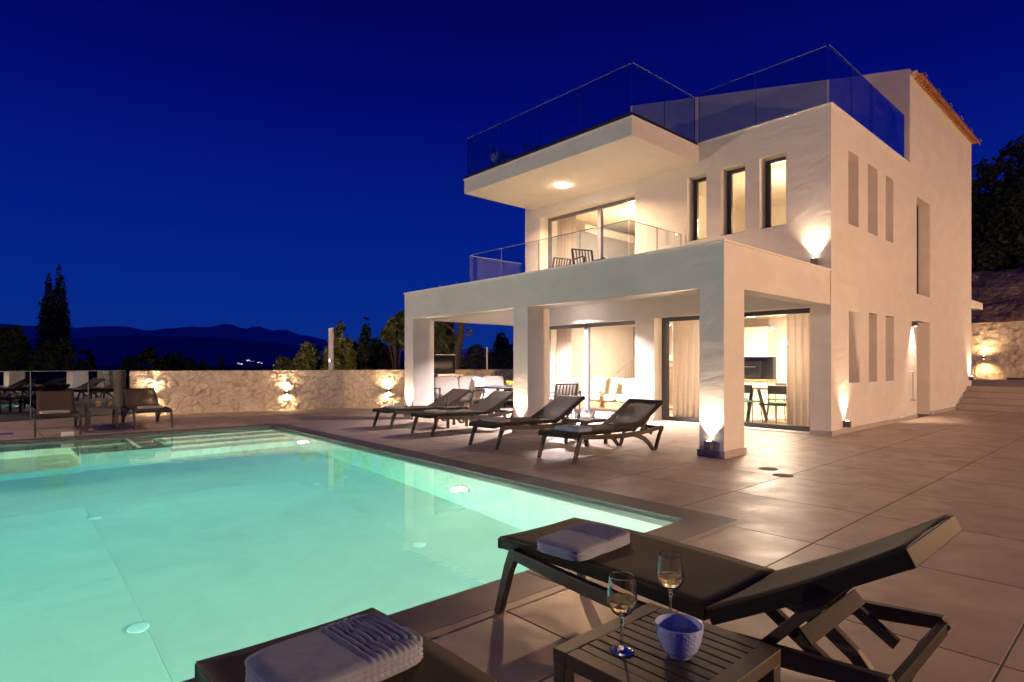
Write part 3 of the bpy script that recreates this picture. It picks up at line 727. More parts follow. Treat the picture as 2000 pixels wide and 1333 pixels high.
t = thing('sofa', 'second cream sofa seen past the nearest porch column', 'sofa', (15.6, 9.0, .015))
m = MB(); cushion(m, 0, 0, .34, 1.0, 1.7, .4); m.build('seat', M['sofa'], t, smooth=True)
m = MB(); cushion(m, .42, 0, .68, .26, 1.7, .62, tilt=.1); m.build('backrest', M['sofa'], t, smooth=True)
for y_ in (-.4, .3): m = MB(); cushion(m, -.05, y_, .76, .18, .55, .5, tilt=.3); m.build('pillow', M['white_fabric'], t, smooth=True)
m = MB(); m.box(17.40, 17.46, 10.25, 10.80, 1.05, 1.70); tag(m.build('wall_television', M['oven']), 'dark flat screen on the back wall of the living room', 'television')
# dining table
t = thing('dining_table', 'light oak dining table with dark crossed legs inside the right hand glass door', 'table', (14.4, 5.85, .015), R(5))
m = MB(); m.box(-.5, .5, -.95, 1.15, .80, .85); m.build('tabletop', M['wood'], t, bevel=.008)
for y_ in (-.75, .95):
    for s_ in (-1, 1): m = MB(); m.bar((s_ * .42, y_ - .08 * s_, 0), (s_ * .2, y_ + .05, .799), .07, .05); m.build('leg', M['darkchair'], t)
m = MB(); m.bar((0, -.7, .42), (0, .9, .42), .05, .05); m.build('stretcher', M['darkchair'], t)
def dchair(loc, rz, label, first=[None]):
    if first[0] is None:
        t = thing('dining_chair', label, 'chair', loc, rz, 'dining chairs round the oak table')
        m = MB(); m.box(-.23, .23, -.23, .23, .50, .53); m.build('seat', M['green'], t, bevel=.01)
        m = MB(); m.box(-.25, -.22, -.22, .22, .72, .92); m.build('backrest', M['darkchair'], t, bevel=.01)
        for a in (-1, 1):
            for b in (-1, 1): m = MB(); m.tube([(a * .25, b * .24, 0), (a * .2, b * .2, .5)] if a > 0 else [(-.27, b * .24, 0), (-.2, b * .2, .5), (-.24, b * .2, .9)], .012, 6); m.build('leg', M['darkchair'], t)
        first[0] = t; return t
    return copy_tree(first[0], loc, rz, label)
dchair((13.75, 6.75, .015), 0, 'green seated dining chair nearest the porch column, front left of the oak table')
dchair((13.75, 5.95, .015), 0, 'green seated dining chair at the front of the oak table beside the curtain')
dchair((15.15, 6.6, .015), math.pi, 'dining chair behind the oak table in front of the dark oven')
dchair((15.15, 5.8, .015), math.pi, 'dining chair behind the oak table beside the pale vase')
dchair((14.5, 7.45, .015), -math.pi / 2, 'dining chair at the kitchen end of the oak table')
m = MB(); m.lathe([(.0, 0), (.08, .0), (.10, .06), (.11, .16), (.08, .28), (.045, .34), (.04, .36), (.0, .36)], 20); o = m.build('vase', mat('cream_ceramic', (.75, .66, .42), .4), smooth=True, loc=(14.35, 5.55, .866)); tag(o, 'cream vase standing on the indoor dining table', 'vase')
# kitchen
t = thing('kitchen_cabinet', 'bright white kitchen cabinets around a black oven on the back wall', 'kitchen cabinet', (17.2, 7.53, .015))
m = MB(); m.box(-.3, .29, .2, 1.9, 1.62, 2.5); m.build('upper_cabinet', M['kitchen'], t, bevel=.004)
m = MB(); m.box(-.3, .29, .2, 1.9, 0, .92); m.build('lower_cabinet', M['kitchen'], t, bevel=.004)
m = MB(); m.box(-.36, .29, .15, 1.95, .921, .96); m.build('worktop', M['wood'], t)
m = MB(); m.box(.1, .29, .2, 1.9, .961, 1.619); m.build('splashback', M['oven'], t)
m = MB(); m.box(-.05, .099, .5, 1.5, .961, 1.5); ov = m.build('oven', M['oven'], t, bevel=.01)
m = MB(); m.tube([(-.08, .65, 1.33), (-.08, 1.35, 1.33)], .012); m.build('handle', M['metal'], ov)
# pendant lamp over the dining table
t = thing('pendant_lamp', 'lit pendant bar of glowing globes hanging over the oak dining table', 'lamp', (14.5, 5.75, 0))
m = MB(); m.tube([(0, 0, 2.02), (0, 0, 2.78)], .008, 6); m.bar((0, -.5, 2.02), (0, .5, 2.02), .02, .02); m.build('rod', M['metal'], t)
for y_ in (-.45, 0, .45):
    m = MB(); m.lathe([(.0, -.07), (.05, -.05), (.07, 0), (.05, .05), (0, .07)], 14, (0, y_, 1.94)); m.build('globe', M['glow_cool'], t, smooth=True)
for (x_, y_, lb) in ((14.0, 6.8, 'round ceiling light inside the dining room above the chairs'), (15.8, 7.7, 'round ceiling light above the kitchen cabinets'), (14.8, 11.6, 'round ceiling light inside the living room')):
    m = MB(); m.lathe([(.13, 2.735), (.13, 2.779)], 20, (0, 0, 0)); tag(m.build('ceiling_light', M['glow_cool'], loc=(x_, y_, 0)), lb, 'ceiling light', 'indoor ceiling lights')
m = MB(); m.lathe([(.15, 6.08), (.15, 6.119)], 20, (0, 0, 0)); tag(m.build('ceiling_light', M['glow_cool'], loc=(13.9, 9.6, 0)), 'round ceiling light inside the upstairs bedroom by the balcony door', 'ceiling light', 'indoor ceiling lights')

# ================================================================== LAMPS ON THE STONE WALLS
def wl(x, label):
    for (ax, ay), (bx, by) in zip(WL, WL[1:]):
        if ax <= x <= bx:
            y = ay + (by - ay) * (x - ax) / (bx - ax); L_ = math.hypot(bx - ax, by - ay); nx, ny = (by - ay) / L_, -(bx - ax) / L_
    x += nx * .06; y += ny * .06
    uplight(x, y, .55, nx, ny, 20, True, h=.10, angle=160, col=(1, .68, .38), tilt=.25, par=(label,), name='wall_lamp')
    cx, cy_ = x + nx * .08, y + ny * .08
    light('down_spot', 'SPOT', (cx, cy_, .48), 13, (1, .68, .36), target=(cx - nx * .35, cy_ - ny * .35, -.5), angle=155, blend=1, radius=.03)
wl(3.62, 'up and down wall lamp glowing behind the lounger at the glass fence')
wl(7.1, 'up and down wall lamp on the stone wall at the middle of its open stretch')
wl(10.15, 'up and down wall lamp on the stone wall just left of the porch')
uplight(36.0, 5.9, 1.75, -1, 0, 40, True, h=.14, angle=155, col=(1, .66, .34), tilt=.35, par=('up and down wall lamp on the tall retaining wall beyond the steps',), name='wall_lamp')
light('down_spot', 'SPOT', (35.9, 5.9, 1.62), 40, (1, .66, .32), target=(36.3, 5.9, .6), angle=110, blend=.9, radius=.03)
light('down_spot', 'SPOT', (35.6, -3.0, 2.2), 120, (1, .66, .32), target=(37, -1.0, 1.4), angle=120, blend=.9, radius=.05)  # added spill light on the retaining wall, without a fitting

# garden lamp posts that stand outside the frame to the right and to the left and light the facades, some added as fill
def lamp_post(x, y, h, power, label, col):
    t = thing('lamp_post', label, 'lamp post', (x, y, 0), 0, 'garden lamp posts')
    m = MB(); m.tube([(0, 0, 0), (0, 0, h - .1)], [.05, .035], 12); m.build('pole', M['frame'], t)
    m = MB(); m.lathe([(.0, h + .18), (.16, h + .10), (.17, h + .06), (.02, h + .06)], 20); m.build('cap', M['frame'], t)
    light('lamp_post_light', 'POINT', (x, y, h - .02), power, col, radius=.07)
lamp_post(9.5, -8.5, 2.7, 1680, 'low dark garden lamp post on the terrace behind the camera', (1, .58, .29))
lamp_post(30.0, -8.5, 3.6, 1500, 'added fill lamp post, unseen, beside the steps beyond the right edge', (1, .57, .28))  # unseen post added to brighten the hillside, steps and rear yard
lamp_post(-6.9, 14.6, 3.4, 880, 'added fill lamp post, unseen, beyond the far corner of the pool', (1, .70, .50))  # unseen post added to brighten the stone wall, trees and house front

# ================================================================== POOL LIGHTS
def pool_light(x, y, z, dx, dy, power, label, col=(1, .91, .68), ang=125):
    t = thing('pool_light', label, 'pool light', (x, y, z), 0, 'underwater pool lights')
    a = math.atan2(dy, dx)
    m = MB(); m.lathe([(.11, 0), (.11, .012), (.0, .012)], 24); o = m.build('lens', M['glow_pool'], t, smooth=False); o.rotation_euler = (0, R(90), a)
    m = MB(); m.lathe([(.112, .0), (.135, .0), (.135, .014), (.112, .014), (.112, .0)], 24); o = m.build('rim', M['metal'], t); o.rotation_euler = (0, R(90), a)
    light('pool_spot', 'SPOT', (x + dx * .06, y + dy * .06, z), power, col, target=(x + dx, y + dy, z - .55), angle=ang, blend=.8, radius=.09)
    light('pool_halo', 'POINT', (x + dx * .13, y + dy * .13, z), power * .16, col, radius=.06)
PW = 330
pool_light(4.845, 6.35, -.95, -1, 0, PW * .7, 'round underwater light on the house side pool wall, halfway along')
pool_light(4.955, 11.7, -.8, -1, 0, PW * 1.5, 'round underwater light on the house side pool wall close to the steps')
pool_light(3.6, 2.96, -.9, 0, 1, PW * 3.2, 'round underwater light on the near pool wall below the towelled lounger')
pool_light(.6, 2.96, -.9, 0, 1, PW * 2.6, 'round underwater light on the near pool wall under the camera')
pool_light(-5.97, 5.0, -.9, 1, 0, PW * .8, 'round underwater light on the far long side of the pool')
pool_light(-1.0, 12.75, -.85, 1, -.12, PW * 3.2, 'underwater light in the raised spa corner of the pool', (1, .88, .45))
rr = [(1.05, 8.75), (.95, 5.55), (3.85, 8.75), (3.65, 5.6)]
for (x, y), lb in zip(rr, ('far left', 'near left', 'far right', 'near right')):
    m = MB(); m.lathe([(0, .015), (.05, .015), (.072, .01), (.08, 0)], 24)
    tag(m.build('floor_inlet', M['white_plastic'], smooth=True, loc=(x, y, ZF)), 'round white inlet cover on the pool floor, %s of the four' % lb, 'inlet cover', 'inlet covers on the pool floor')

# ================================================================== LOUNGERS
def make_lounger(label):
    t = thing('sun_lounger', label, 'sun lounger', (0, 0, 0), 0, 'sun loungers around the pool')
    W = .32
    # seat frame (fascia) and woven seat
    sp = [(0, .375), (.25, .385), (.6, .39), (1.0, .385), (1.38, .372)]
    fr = MB()
    for s in (-1, 1): fr.ribbon([(x, s * (W - .012), z) for x, z in sp], .026, .055)
    fr.box(-.012, .02, -W - .001, W + .001, .345, .402)
    fr.box(1.34, 1.375, -W + .025, W - .025, .34, .375)
    fr.build('seat_frame', M['resin_dark'], t, bevel=.004)
    se = MB(); bm = se.bm; V = []
    for i in range(25):
        x = .005 + 1.38 * i / 24
        z = next(z0 + (z1 - z0) * (x - x0) / (x1 - x0) for (x0, z0), (x1, z1) in zip(sp, sp[1:] + [(1.6, .36)]) if x0 <= x <= x1) + .030
        V.append([bm.verts.new((x, -W + 2 * W * j / 10, z - .008 * math.sin(math.pi * j / 10))) for j in range(11)])
    for a, b in zip(V, V[1:]):
        for j in range(10): bm.faces.new([a[j], a[j + 1], b[j + 1], b[j]])
    o = se.build('seat', M['mesh'], t, smooth=True, fix=False); s_ = o.modifiers.new('s', 'SOLIDIFY'); s_.thickness = .008
    # backrest
    h0 = Vector((1.40, 0, .365)); h1 = Vector((2.14, 0, .765)); d = (h1 - h0).normalized(); n = Vector((-d.z, 0, d.x))
    bf = MB()
    for s in (-1, 1):
        bf.ribbon([h0 + Vector((0, s * (W - .012), 0)) + d * .0, h0.lerp(h1, .5) + Vector((0, s * (W - .012), 0)) - n * .01, h1 + Vector((0, s * (W - .012), 0))], .026, .062)
    e0 = h1
    bf.bar(e0 + Vector((0, -W - .002, 0)) + d * .0, e0 + Vector((0, W + .002, 0)), .03, .065, up=tuple(n))
    bf.bar(h0 + Vector((0, -W + .02, 0)), h0 + Vector((0, W - .02, 0)), .03, .03, up=tuple(n))
    bf.build('backrest_frame', M['resin_dark'], t, bevel=.004)
    bb = MB(); bm = bb.bm; V = []
    for i in range(17):
        p = h0.lerp(h1, i / 16) + n * (.034 - .012 * math.sin(math.pi * i / 16))
        V.append([bm.verts.new(p + Vector((0, -W + 2 * W * j / 10, 0)) - n * .010 * math.sin(math.pi * j / 10)) for j in range(11)])
    for a, b in zip(V, V[1:]):
        for j in range(10): bm.faces.new([a[j], a[j + 1], b[j + 1], b[j]])
    o = bb.build('backrest', M['mesh_open'], t, smooth=True, fix=False); s_ = o.modifiers.new('s', 'SOLIDIFY'); s_.thickness = .008
    # side rails with the legs
    for s in (-1, 1):
        y = s * .345
        r = MB(); pts = []
        for x, z in ((.16, .355), (.3, .345), (.55, .325), (.85, .308), (1.2, .302), (1.5, .312), (1.8, .335), (2.10, .365)): pts.append((x, y, z))
        r.ribbon(pts, .040, [.055, .06, .065, .07, .072, .07, .065, .05]); r.build('side_rail', M['resin'], t, bevel=.004)
        l = MB(); l.ribbon([(.20, y, .368), (.165, y, .35), (.125, y, .27), (.03, y, 0)], .042, [.05, .068, .058, .048]); l.build('leg', M['resin'], t, bevel=.004)
        l = MB()
        arc = [(1.30, .290), (1.48, .255), (1.63, .195), (1.75, .115), (1.84, .02), (1.90, .0), (1.935, .03), (1.97, .12), (2.03, .24), (2.11, .36)]
        l.ribbon([(x, y, z + .012) for x, z in arc], .042, [.05, .065, .068, .06, .05, .045, .05, .052, .05, .045]); l.build('leg', M['resin'], t, bevel=.004)
    # back support
    for s in (-1, 1):
        sp_ = MB(); sp_.ribbon([(1.60, s * .25, .47), (1.95, s * .25, .26)], .03, .046); sp_.ribbon([(1.92, s * .27, .62), (1.58, s * .27, .27)], .028, .042)
        sp_.bar((1.78, s * .238, .40), (1.78, s * .284, .40), .02, .02)
        sp_.build('back_support', M['resin'], t, bevel=.003)
    cbm = MB(); cbm.bar((1.79, -.29, .400), (1.79, .29, .400), .012, .066, up=(.6, 0, -.6)); cbm.bar((2.10, -.33, .350), (2.10, .33, .350), .03, .05)
    cbm.build('crossbar', M['resin_dark'], t, bevel=.003)
    return t
L4 = make_lounger('brown sun lounger')
L4.location = (6.28, 6.03, 0); L4.scale = (1.06, 1.04, 1.02)
def lounger(loc, rz, label, sc=(1.06, 1.04, 1.02)):
    c = copy_tree(L4, loc, rz, label); c.scale = sc; return c
L4['label'] = 'brown sun lounger of the porch row nearest the big lit column'
lounger((6.33, 7.80, 0), 0, 'brown sun lounger of the porch row in front of the middle column')
lounger((6.58, 10.05, 0), 0, 'brown sun lounger second from the stone wall in the porch row')
lounger((6.60, 11.68, 0), 0, 'brown sun lounger at the far end of the porch row')
FG1 = lounger((2.55, 2.585, 0), R(-90), 'dark sun lounger in the right foreground with raised back, beside the slatted table', (.945, 1.0, 1.03))
FG2 = lounger((.87, 2.19, 0), R(-90), 'dark sun lounger cut by the bottom edge of the photo, ribbed towel on it', (.945, 1.03, 1.02))
lounger((1.16, 14.70, 0), R(87), 'dark sun lounger facing the pool before the glass fence, left of the juice table', (1.0, 1.04, 1.03))
lounger((2.86, 14.95, 0), R(88), 'dark sun lounger facing the pool before the stone wall, lamp glowing through its back', (1.0, 1.04, 1.03))

# ------------------------------------------------------------------ towels
def towel(loc, rz, sx, sy, h, label, ribs=True, m_='towel', layers=3, tilt=0):
    bm = bmesh.new(); nx, ny, nz = 72, 40, 10
    mb = MB(); mb.bm.free(); mb.bm = bm
    def P(u, v, w):   # u,v,w in -1..1 on a cube surface
        p = 6.0; k = (abs(u) ** p + abs(v) ** p) ** (1 / p); k = max(k, 1e-6)
        x, y = u * max(abs(u), abs(v)) / k if k else 0, v * max(abs(u), abs(v)) / k if k else 0
        edge = max(abs(u), abs(v))
        z = w * (1 - .35 * max(0, (edge - .8) / .2) ** 2)
        return x, y, z
    def put(u, v, w):
        x, y, z = P(u, v, w)
        X = x * sx / 2; Y = y * sy / 2; Z = h / 2 + z * h / 2
        if abs(w) > .98:
            nn = noise.noise(Vector((u * 2.2, v * 2.2, w + loc[0]))) * h * .02 * (1 if w > 0 else 0)
            Z += nn
            if ribs and w > 0 and u > .0: Z += (.5 + .5 * math.sin(u * 66)) * .0085 * min(1, u * 8) - .002
        else:
            lay = abs(math.sin((w + 1) / 2 * math.pi * layers)); g = .020 * (1 - lay)
            X -= math.copysign(g, X) * (abs(u) > .99); Y -= math.copysign(g, Y) * (abs(v) > .99)
            if ribs and u > .0: Y += math.copysign(.004 * (.5 + .5 * math.sin(u * 66)), Y)
        Z += .002 * noise.noise(Vector((u * 4, v * 5, 3)))
        X += .004 * noise.noise(Vector((v * 2, w * 2, 9))); Y += .004 * noise.noise(Vector((u * 2, w * 3, 4)))
        return (X, Y, max(0, Z))
    def grid(f, a, b):
        V = [[bm.verts.new(f(-1 + 2 * i / a, -1 + 2 * j / b)) for j in range(b + 1)] for i in range(a + 1)]
        for i in range(a):
            for j in range(b): bm.faces.new([V[i][j], V[i + 1][j], V[i + 1][j + 1], V[i][j + 1]])
    grid(lambda a, b: put(a, b, 1), nx, ny); grid(lambda a, b: put(a, b, -1), nx, ny)
    grid(lambda a, b: put(a, -1, b), nx, nz); grid(lambda a, b: put(a, 1, b), nx, nz)
    grid(lambda a, b: put(-1, a, b), ny, nz); grid(lambda a, b: put(1, a, b), ny, nz)
    bmesh.ops.remove_doubles(bm, verts=bm.verts[:], dist=.0008)
    o = mb.build('folded_towel', M[m_], smooth=True, loc=loc, rz=rz); o.rotation_euler = (0, tilt, rz)
    return tag(o, label, 'towel', 'folded towels on the loungers')
towel((2.43, 2.11, .428), R(3), .50, .32, .072, 'folded blue grey towel on the foot of the lounger beside the wine glasses')
towel((.86, 1.80, .425), R(3), .50, .35, .085, 'large ribbed grey towel on the lounger at the bottom edge')
towel((6.60, 5.95, .425), R(90), .52, .34, .07, 'folded grey towel on the lounger nearest the big column', False)
towel((6.68, 7.80, .425), R(90), .48, .30, .05, 'folded towel on the lounger before the middle column', False, 'towel_light')
towel((6.95, 10.05, .425), R(90), .48, .30, .05, 'pale folded towel on the second lounger from the stone wall', False, 'towel_light')
towel((6.95, 11.68, .425), R(90), .48, .30, .05, 'folded towel on the farthest lounger of the porch row', False)
towel((1.14, 15.15, .425), R(-3), .50, .32, .05, 'pale folded towel on the lounger before the glass fence', False, 'towel_light')
towel((2.88, 15.42, .425), R(-2), .50, .32, .05, 'pale folded towel on the lounger before the stone wall', False, 'towel_light')

# ------------------------------------------------------------------ side tables
def make_table(label, sx=.57, sy=.53, H=.45, slats=9):
    t = thing('side_table', label, 'side table', (0, 0, 0), 0, 'small slatted side tables')
    b = .062
    f = MB(); f.box(-sx / 2, sx / 2, -sy / 2, -sy / 2 + b, H - .05, H); f.box(-sx / 2, sx / 2, sy / 2 - b, sy / 2, H - .05, H)
    f.box(-sx / 2, -sx / 2 + b, -sy / 2 + b, sy / 2 - b, H - .05, H); f.box(sx / 2 - b, sx / 2, -sy / 2 + b, sy / 2 - b, H - .05, H)
    f.build('table_frame', M['resin'], t, bevel=.003)
    s = MB(); n = slats; w_ = (sx - 2 * b) / n
    for i in range(n): s.box(-sx / 2 + b + i * w_ + .004, -sx / 2 + b + (i + 1) * w_ - .004, -sy / 2 + b, sy / 2 - b, H - .022, H - .002)
    s.box(-sx / 2 + b, sx / 2 - b, -.02, .02, H - .045, H - .023)
    s.build('tabletop', M['resin'], t, bevel=.002)
    for a in (-1, 1):
        for c in (-1, 1):
            l = MB(); l.box(a * (sx / 2 - .027) - .026, a * (sx / 2 - .027) + .026, c * (sy / 2 - .027) - .026, c * (sy / 2 - .027) + .026, 0, H - .051); l.build('leg', M['resin'], t, bevel=.003)
    return t
T0 = make_table('dark slatted side table in the foreground holding two wine glasses and a bowl'); T0.location = (1.745, 1.145, 0)
T0.rotation_euler = (0, 0, 0)
copy_tree(T0, (8.05, 6.95, 0), 0, 'dark side table with two water glasses between the two nearest porch loungers')
copy_tree(T0, (8.0, 10.95, 0), 0, 'dark side table between the two farthest porch loungers')
copy_tree(T0, (2.06, 16.2, 0), 0, 'dark side table with two orange juices between the loungers at the fence')

# ------------------------------------------------------------------ glasses, bowl
def wine_glass(loc, label, k=1.0, fill=.5):
    t = thing('wine_glass', label, 'wine glass', loc, 0, 'stemmed glasses of white wine')
    outer = [(.0, .0), (.034, .0), (.0358, .0002), (.0365, .0012), (.0358, .0022), (.034, .0030), (.030, .0040), (.012, .010), (.0055, .018), (.0045, .03), (.0042, .07), (.0055, .088), (.0085, .094), (.0055, .100), (.012, .106), (.026, .118), (.0365, .138), (.0395, .155), (.0385, .175), (.0355, .200), (.0330, .222), (.0326, .2253), (.0323, .2260)]
    inner = [(.0320, .2260), (.0317, .2253), (.0320, .222), (.0345, .200), (.0374, .175), (.0383, .155), (.0353, .139), (.0245, .120), (.010, .109), (.0, .107)]
    wd = lambda r, z: r * k * (1.14 if z > .104 else 1)
    m = MB(); m.lathe([(wd(r, z), z * k) for r, z in outer + inner], 48); bmesh.ops.remove_doubles(m.bm, verts=m.bm.verts[:], dist=1e-6); m.build('glass', M['glass'], t, smooth=True)
    lv = .107 + (.226 - .107) * fill
    w_ = [(0, .1075)] + [(r - .0003, z) for r, z in reversed(inner[:-1]) if z < lv]
    # width at the level
    for (r0, z0), (r1, z1) in zip(inner, inner[1:]):
        if z1 <= lv <= z0: rl = r1 + (r0 - r1) * (lv - z1) / (z0 - z1)
    w_ += [(rl - .0003, lv), (0, lv)]
    m = MB(); m.lathe([(wd(r, z), z * k) for r, z in w_], 48); bmesh.ops.remove_doubles(m.bm, verts=m.bm.verts[:], dist=1e-6); m.build('wine', M['wine'], t, smooth=False)
    return t
wine_glass((1.615, 1.235, .4505), 'left wine glass half full, nearer the pool on the slatted table', 1.13, .42)
wine_glass((1.93, 1.25, .4505), 'right wine glass half full, standing behind the blue bowl', 1.13, .40)
def tumbler(loc, label, fill='waterglass', lvl=.6, k=1.0):
    t = thing('tumbler', label, 'glass', loc, 0, 'tumblers on the side tables')
    m = MB(); m.lathe([(r * k, z * k) for r, z in [(0, 0), (.031, 0), (.0335, .001), (.036, .01), (.0397, .125), (.040, .1295), (.0390, .1305), (.0380, .1295), (.0377, .125), (.0345, .022), (.033, .016), (.030, .0145), (0, .014)]], 24); bmesh.ops.remove_doubles(m.bm, verts=m.bm.verts[:], dist=1e-6); m.build('glass', M['glass'], t, smooth=True)
    m = MB(); m.lathe([(r * k, z * k) for r, z in [(0, .0145), (.0336, .0165), (.0336 + .0035 * lvl, .0165 + .11 * lvl), (0, .0165 + .11 * lvl)]], 24); bmesh.ops.remove_doubles(m.bm, verts=m.bm.verts[:], dist=1e-6); m.build('drink', M[fill], t)
tumbler((7.93, 7.05, .4505), 'clear water glass on the nearer porch side table, left one', k=1.25)
tumbler((8.12, 6.86, .4505), 'clear water glass on the nearer porch side table, right one', k=1.25)
tumbler((7.95, 11.05, .4505), 'clear water glass on the farther porch side table', k=1.25)
tumbler((1.98, 16.05, .4505), 'glass of orange juice on the fence side table, left one', 'juice', .7, k=1.45)
tumbler((2.20, 16.12, .4505), 'glass of orange juice on the fence side table, right one', 'juice', .7, k=1.45)
bp = [(0, 0), (.040, 0), (.043, .006), (.058, .025), (.070, .055), (.0765, .09), (.078, .105), (.0745, .106), (.070, .08), (.060, .045), (.045, .02), (0, .014)]
def dense(prof, m_=5):
    o = []
    for (a, b), (c, d) in zip(prof, prof[1:]):
        for i in range(m_): o.append((a + (c - a) * i / m_, b + (d - b) * i / m_))
    return o + [prof[-1]]
def hob(r, z, t):
    out = r > .05 and .008 < z < .1 and r > .045 + z * .32
    return r + (.0025 * abs(math.sin(t * 11 + z * 200)) * abs(math.sin(t * 11 - z * 200)) if out else 0)
m = MB(); m.lathe([(r * 1.0, z) for r, z in dense(bp, 7)], 160, fn=hob); bmesh.ops.remove_doubles(m.bm, verts=m.bm.verts[:], dist=1e-6)
o = m.build('bowl', M['bowl'], smooth=True, loc=(1.735, 1.09, .4505)); tag(o, 'small blue dimpled bowl on the foreground slatted table', 'bowl')

# ================================================================== LOUNGE SET BY THE PORCH
def outdoor_sofa(loc, rz, n, label, name='outdoor_sofa', cat='sofa', W=.82):
    t = thing(name, label, cat, loc, rz)
    tot = n * W
    f = MB(); f.box(-tot / 2 - .05, tot / 2 + .05, -.42, .40, .26, .32)
    for s in (-1, 1): f.bar((s * (tot / 2 + .06), -.42, .70), (s * (tot / 2 + .06), .36, .66), .05, .035)
    for k in range(n * 4 + 1): f.bar((-tot / 2 + tot * k / (n * 4), .38, .32), (-tot / 2 + tot * k / (n * 4), .50, .84), .025, .02)
    f.bar((-tot / 2 - .05, .50, .84), (tot / 2 + .05, .50, .84), .03, .03)
    f.build('frame', M['frame'], t, bevel=.004)
    for s in (-1, 1):
        for y_ in (-.40, .36): l = MB(); l.bar((s * (tot / 2 + .06), y_, 0), (s * (tot / 2 + .06), y_, .69 if y_ < 0 else .67), .045, .045); l.build('leg', M['frame'], t, bevel=.004)
    for k in range(n):
        x = -tot / 2 + W * (k + .5)
        m = MB(); cushion(m, x, -.03, .42, W - .01, .80, .19, puff=.25); m.build('seat_cushion', M['white_fabric'], t, smooth=True)
        m = MB(); cushion(m, x, .33, .74, W - .02, .2, .60, tilt=-.18, axis='y', puff=.25); m.build('back_cushion', M['white_fabric'], t, smooth=True)
    return t
def slat_chair_parts(label, loc, rz, white=False, first={}):
    if white in first: return copy_tree(first[white], loc, rz, label)
    t = thing('patio_armchair' if white else 'slatted_chair', label, 'armchair' if white else 'chair', loc, rz, 'white cushioned armchairs on the porch' if white else 'dark slatted armchairs')
    W = .33 if white else .29
    f = MB(); f.box(-W, W, -.28, .28, .42, .455)
    for k in range(0 if white else 7):
        x = -W + .03 + (2 * W - .06) * k / 6; f.ribbon([(x, .27, .44), (x, .33, .70), (x, .40, .97)], .028, .014, side=(1, 0, 0))
    f.bar((-W, .35, .72), (W, .35, .72), .035, .03) if white else f.bar((-W, .40, .97), (W, .40, .97), .035, .03); f.build('frame', M['frame'], t, bevel=.003)
    for s in (-1, 1):
        l = MB(); l.ribbon([(s * W, -.27, 0), (s * W, -.26, .66), (s * W, -.2, .69), (s * W, .34, .69)], .03, .03, side=(1, 0, 0)); l.build('leg', M['frame'], t, bevel=.003)
        l = MB(); l.ribbon([(s * W, .33, 0), (s * W, .28, .42), (s * W, .35, .74) if white else (s * W, .40, .97)], .03, .03, side=(1, 0, 0)); l.build('leg', M['frame'], t, bevel=.003)
    if white:
        m = MB(); cushion(m, 0, -.02, .52, .60, .58, .14, puff=.25); m.build('seat_cushion', M['white_fabric'], t, smooth=True)
        m = MB(); cushion(m, 0, .27, .80, .60, .18, .52, tilt=-.22, axis='y', puff=.25); m.build('back_cushion', M['white_fabric'], t, smooth=True)
    first[white] = t; return t
outdoor_sofa((11.62, 14.7, 0), R(-16), 3, 'white cushioned three seat outdoor sofa along the stone wall behind the porch', W=.80)
slat_chair_parts('white cushioned armchair in the porch seen between the two farthest columns', (9.75, 12.6, 0), R(205), True)
slat_chair_parts('white cushioned armchair in the porch beside the living room sliding door', (11.0, 10.25, 0), R(-70), True)
slat_chair_parts('dark slatted chair just right of the middle porch column', (9.95, 9.45, 0), R(165))
slat_chair_parts('dark slatted chair on the balcony with its back to the railing', (11.95, 11.5, 3.35), R(170))
slat_chair_parts('dark slatted chair on the balcony in front of the open glass door', (11.2, 9.55, 3.35), R(-20))
slat_chair_parts('dark slatted chair on the roof terrace behind the railing', (11.0, 11.05, 6.51), R(-10)).scale = (1, 1, .8)
slat_chair_parts('dark slatted chair at the far corner of the roof terrace', (10.7, 12.1, 6.51), R(60)).scale = (1, 1, .75)
m = MB(); cushion(m, 0, 0, .14, .5, .34, .26); tag(m.build('seat_pad', M['towel_light'], smooth=True, loc=(10.5, 12.1, 6.87)), 'pale cushion left on the chair at the far roof terrace corner', 'cushion')
t = thing('patio_table', 'dark rectangular outdoor table inside the porch with a bowl of flowers', 'table', (10.25, 11.5, 0), R(4))
m = MB(); m.box(-.55, .55, -.95, .95, .80, .835); m.build('tabletop', M['frame'], t, bevel=.004)
for a in (-1, 1):
    for b in (-1, 1): l = MB(); l.box(a * .48 - .03, a * .48 + .03, b * .88 - .03, b * .88 + .03, 0, .799); l.build('leg', M['frame'], t)
t = thing('flower_bowl', 'small bowl of yellow flowers on the dark porch table', 'flowers', (10.3, 11.5, .836))
m = MB(); m.lathe([(0, 0), (.07, 0), (.11, .06), (.105, .062), (0, .03)], 20); m.build('bowl', M['white_plastic'], t, smooth=True)
m = MB(); rr = random.Random(2)
for k in range(60):
    a = rr.uniform(0, 6.28); r_ = .12 * math.sqrt(rr.random()); z = .06 + rr.uniform(0, .08); p = Vector((r_ * math.cos(a), r_ * math.sin(a), z)); s = .022
    m.box(p.x - s, p.x + s, p.y - s, p.y + s, p.z - s * .6, p.z + s * .6)
m.build('blossom', M['plant_yellow'], t)
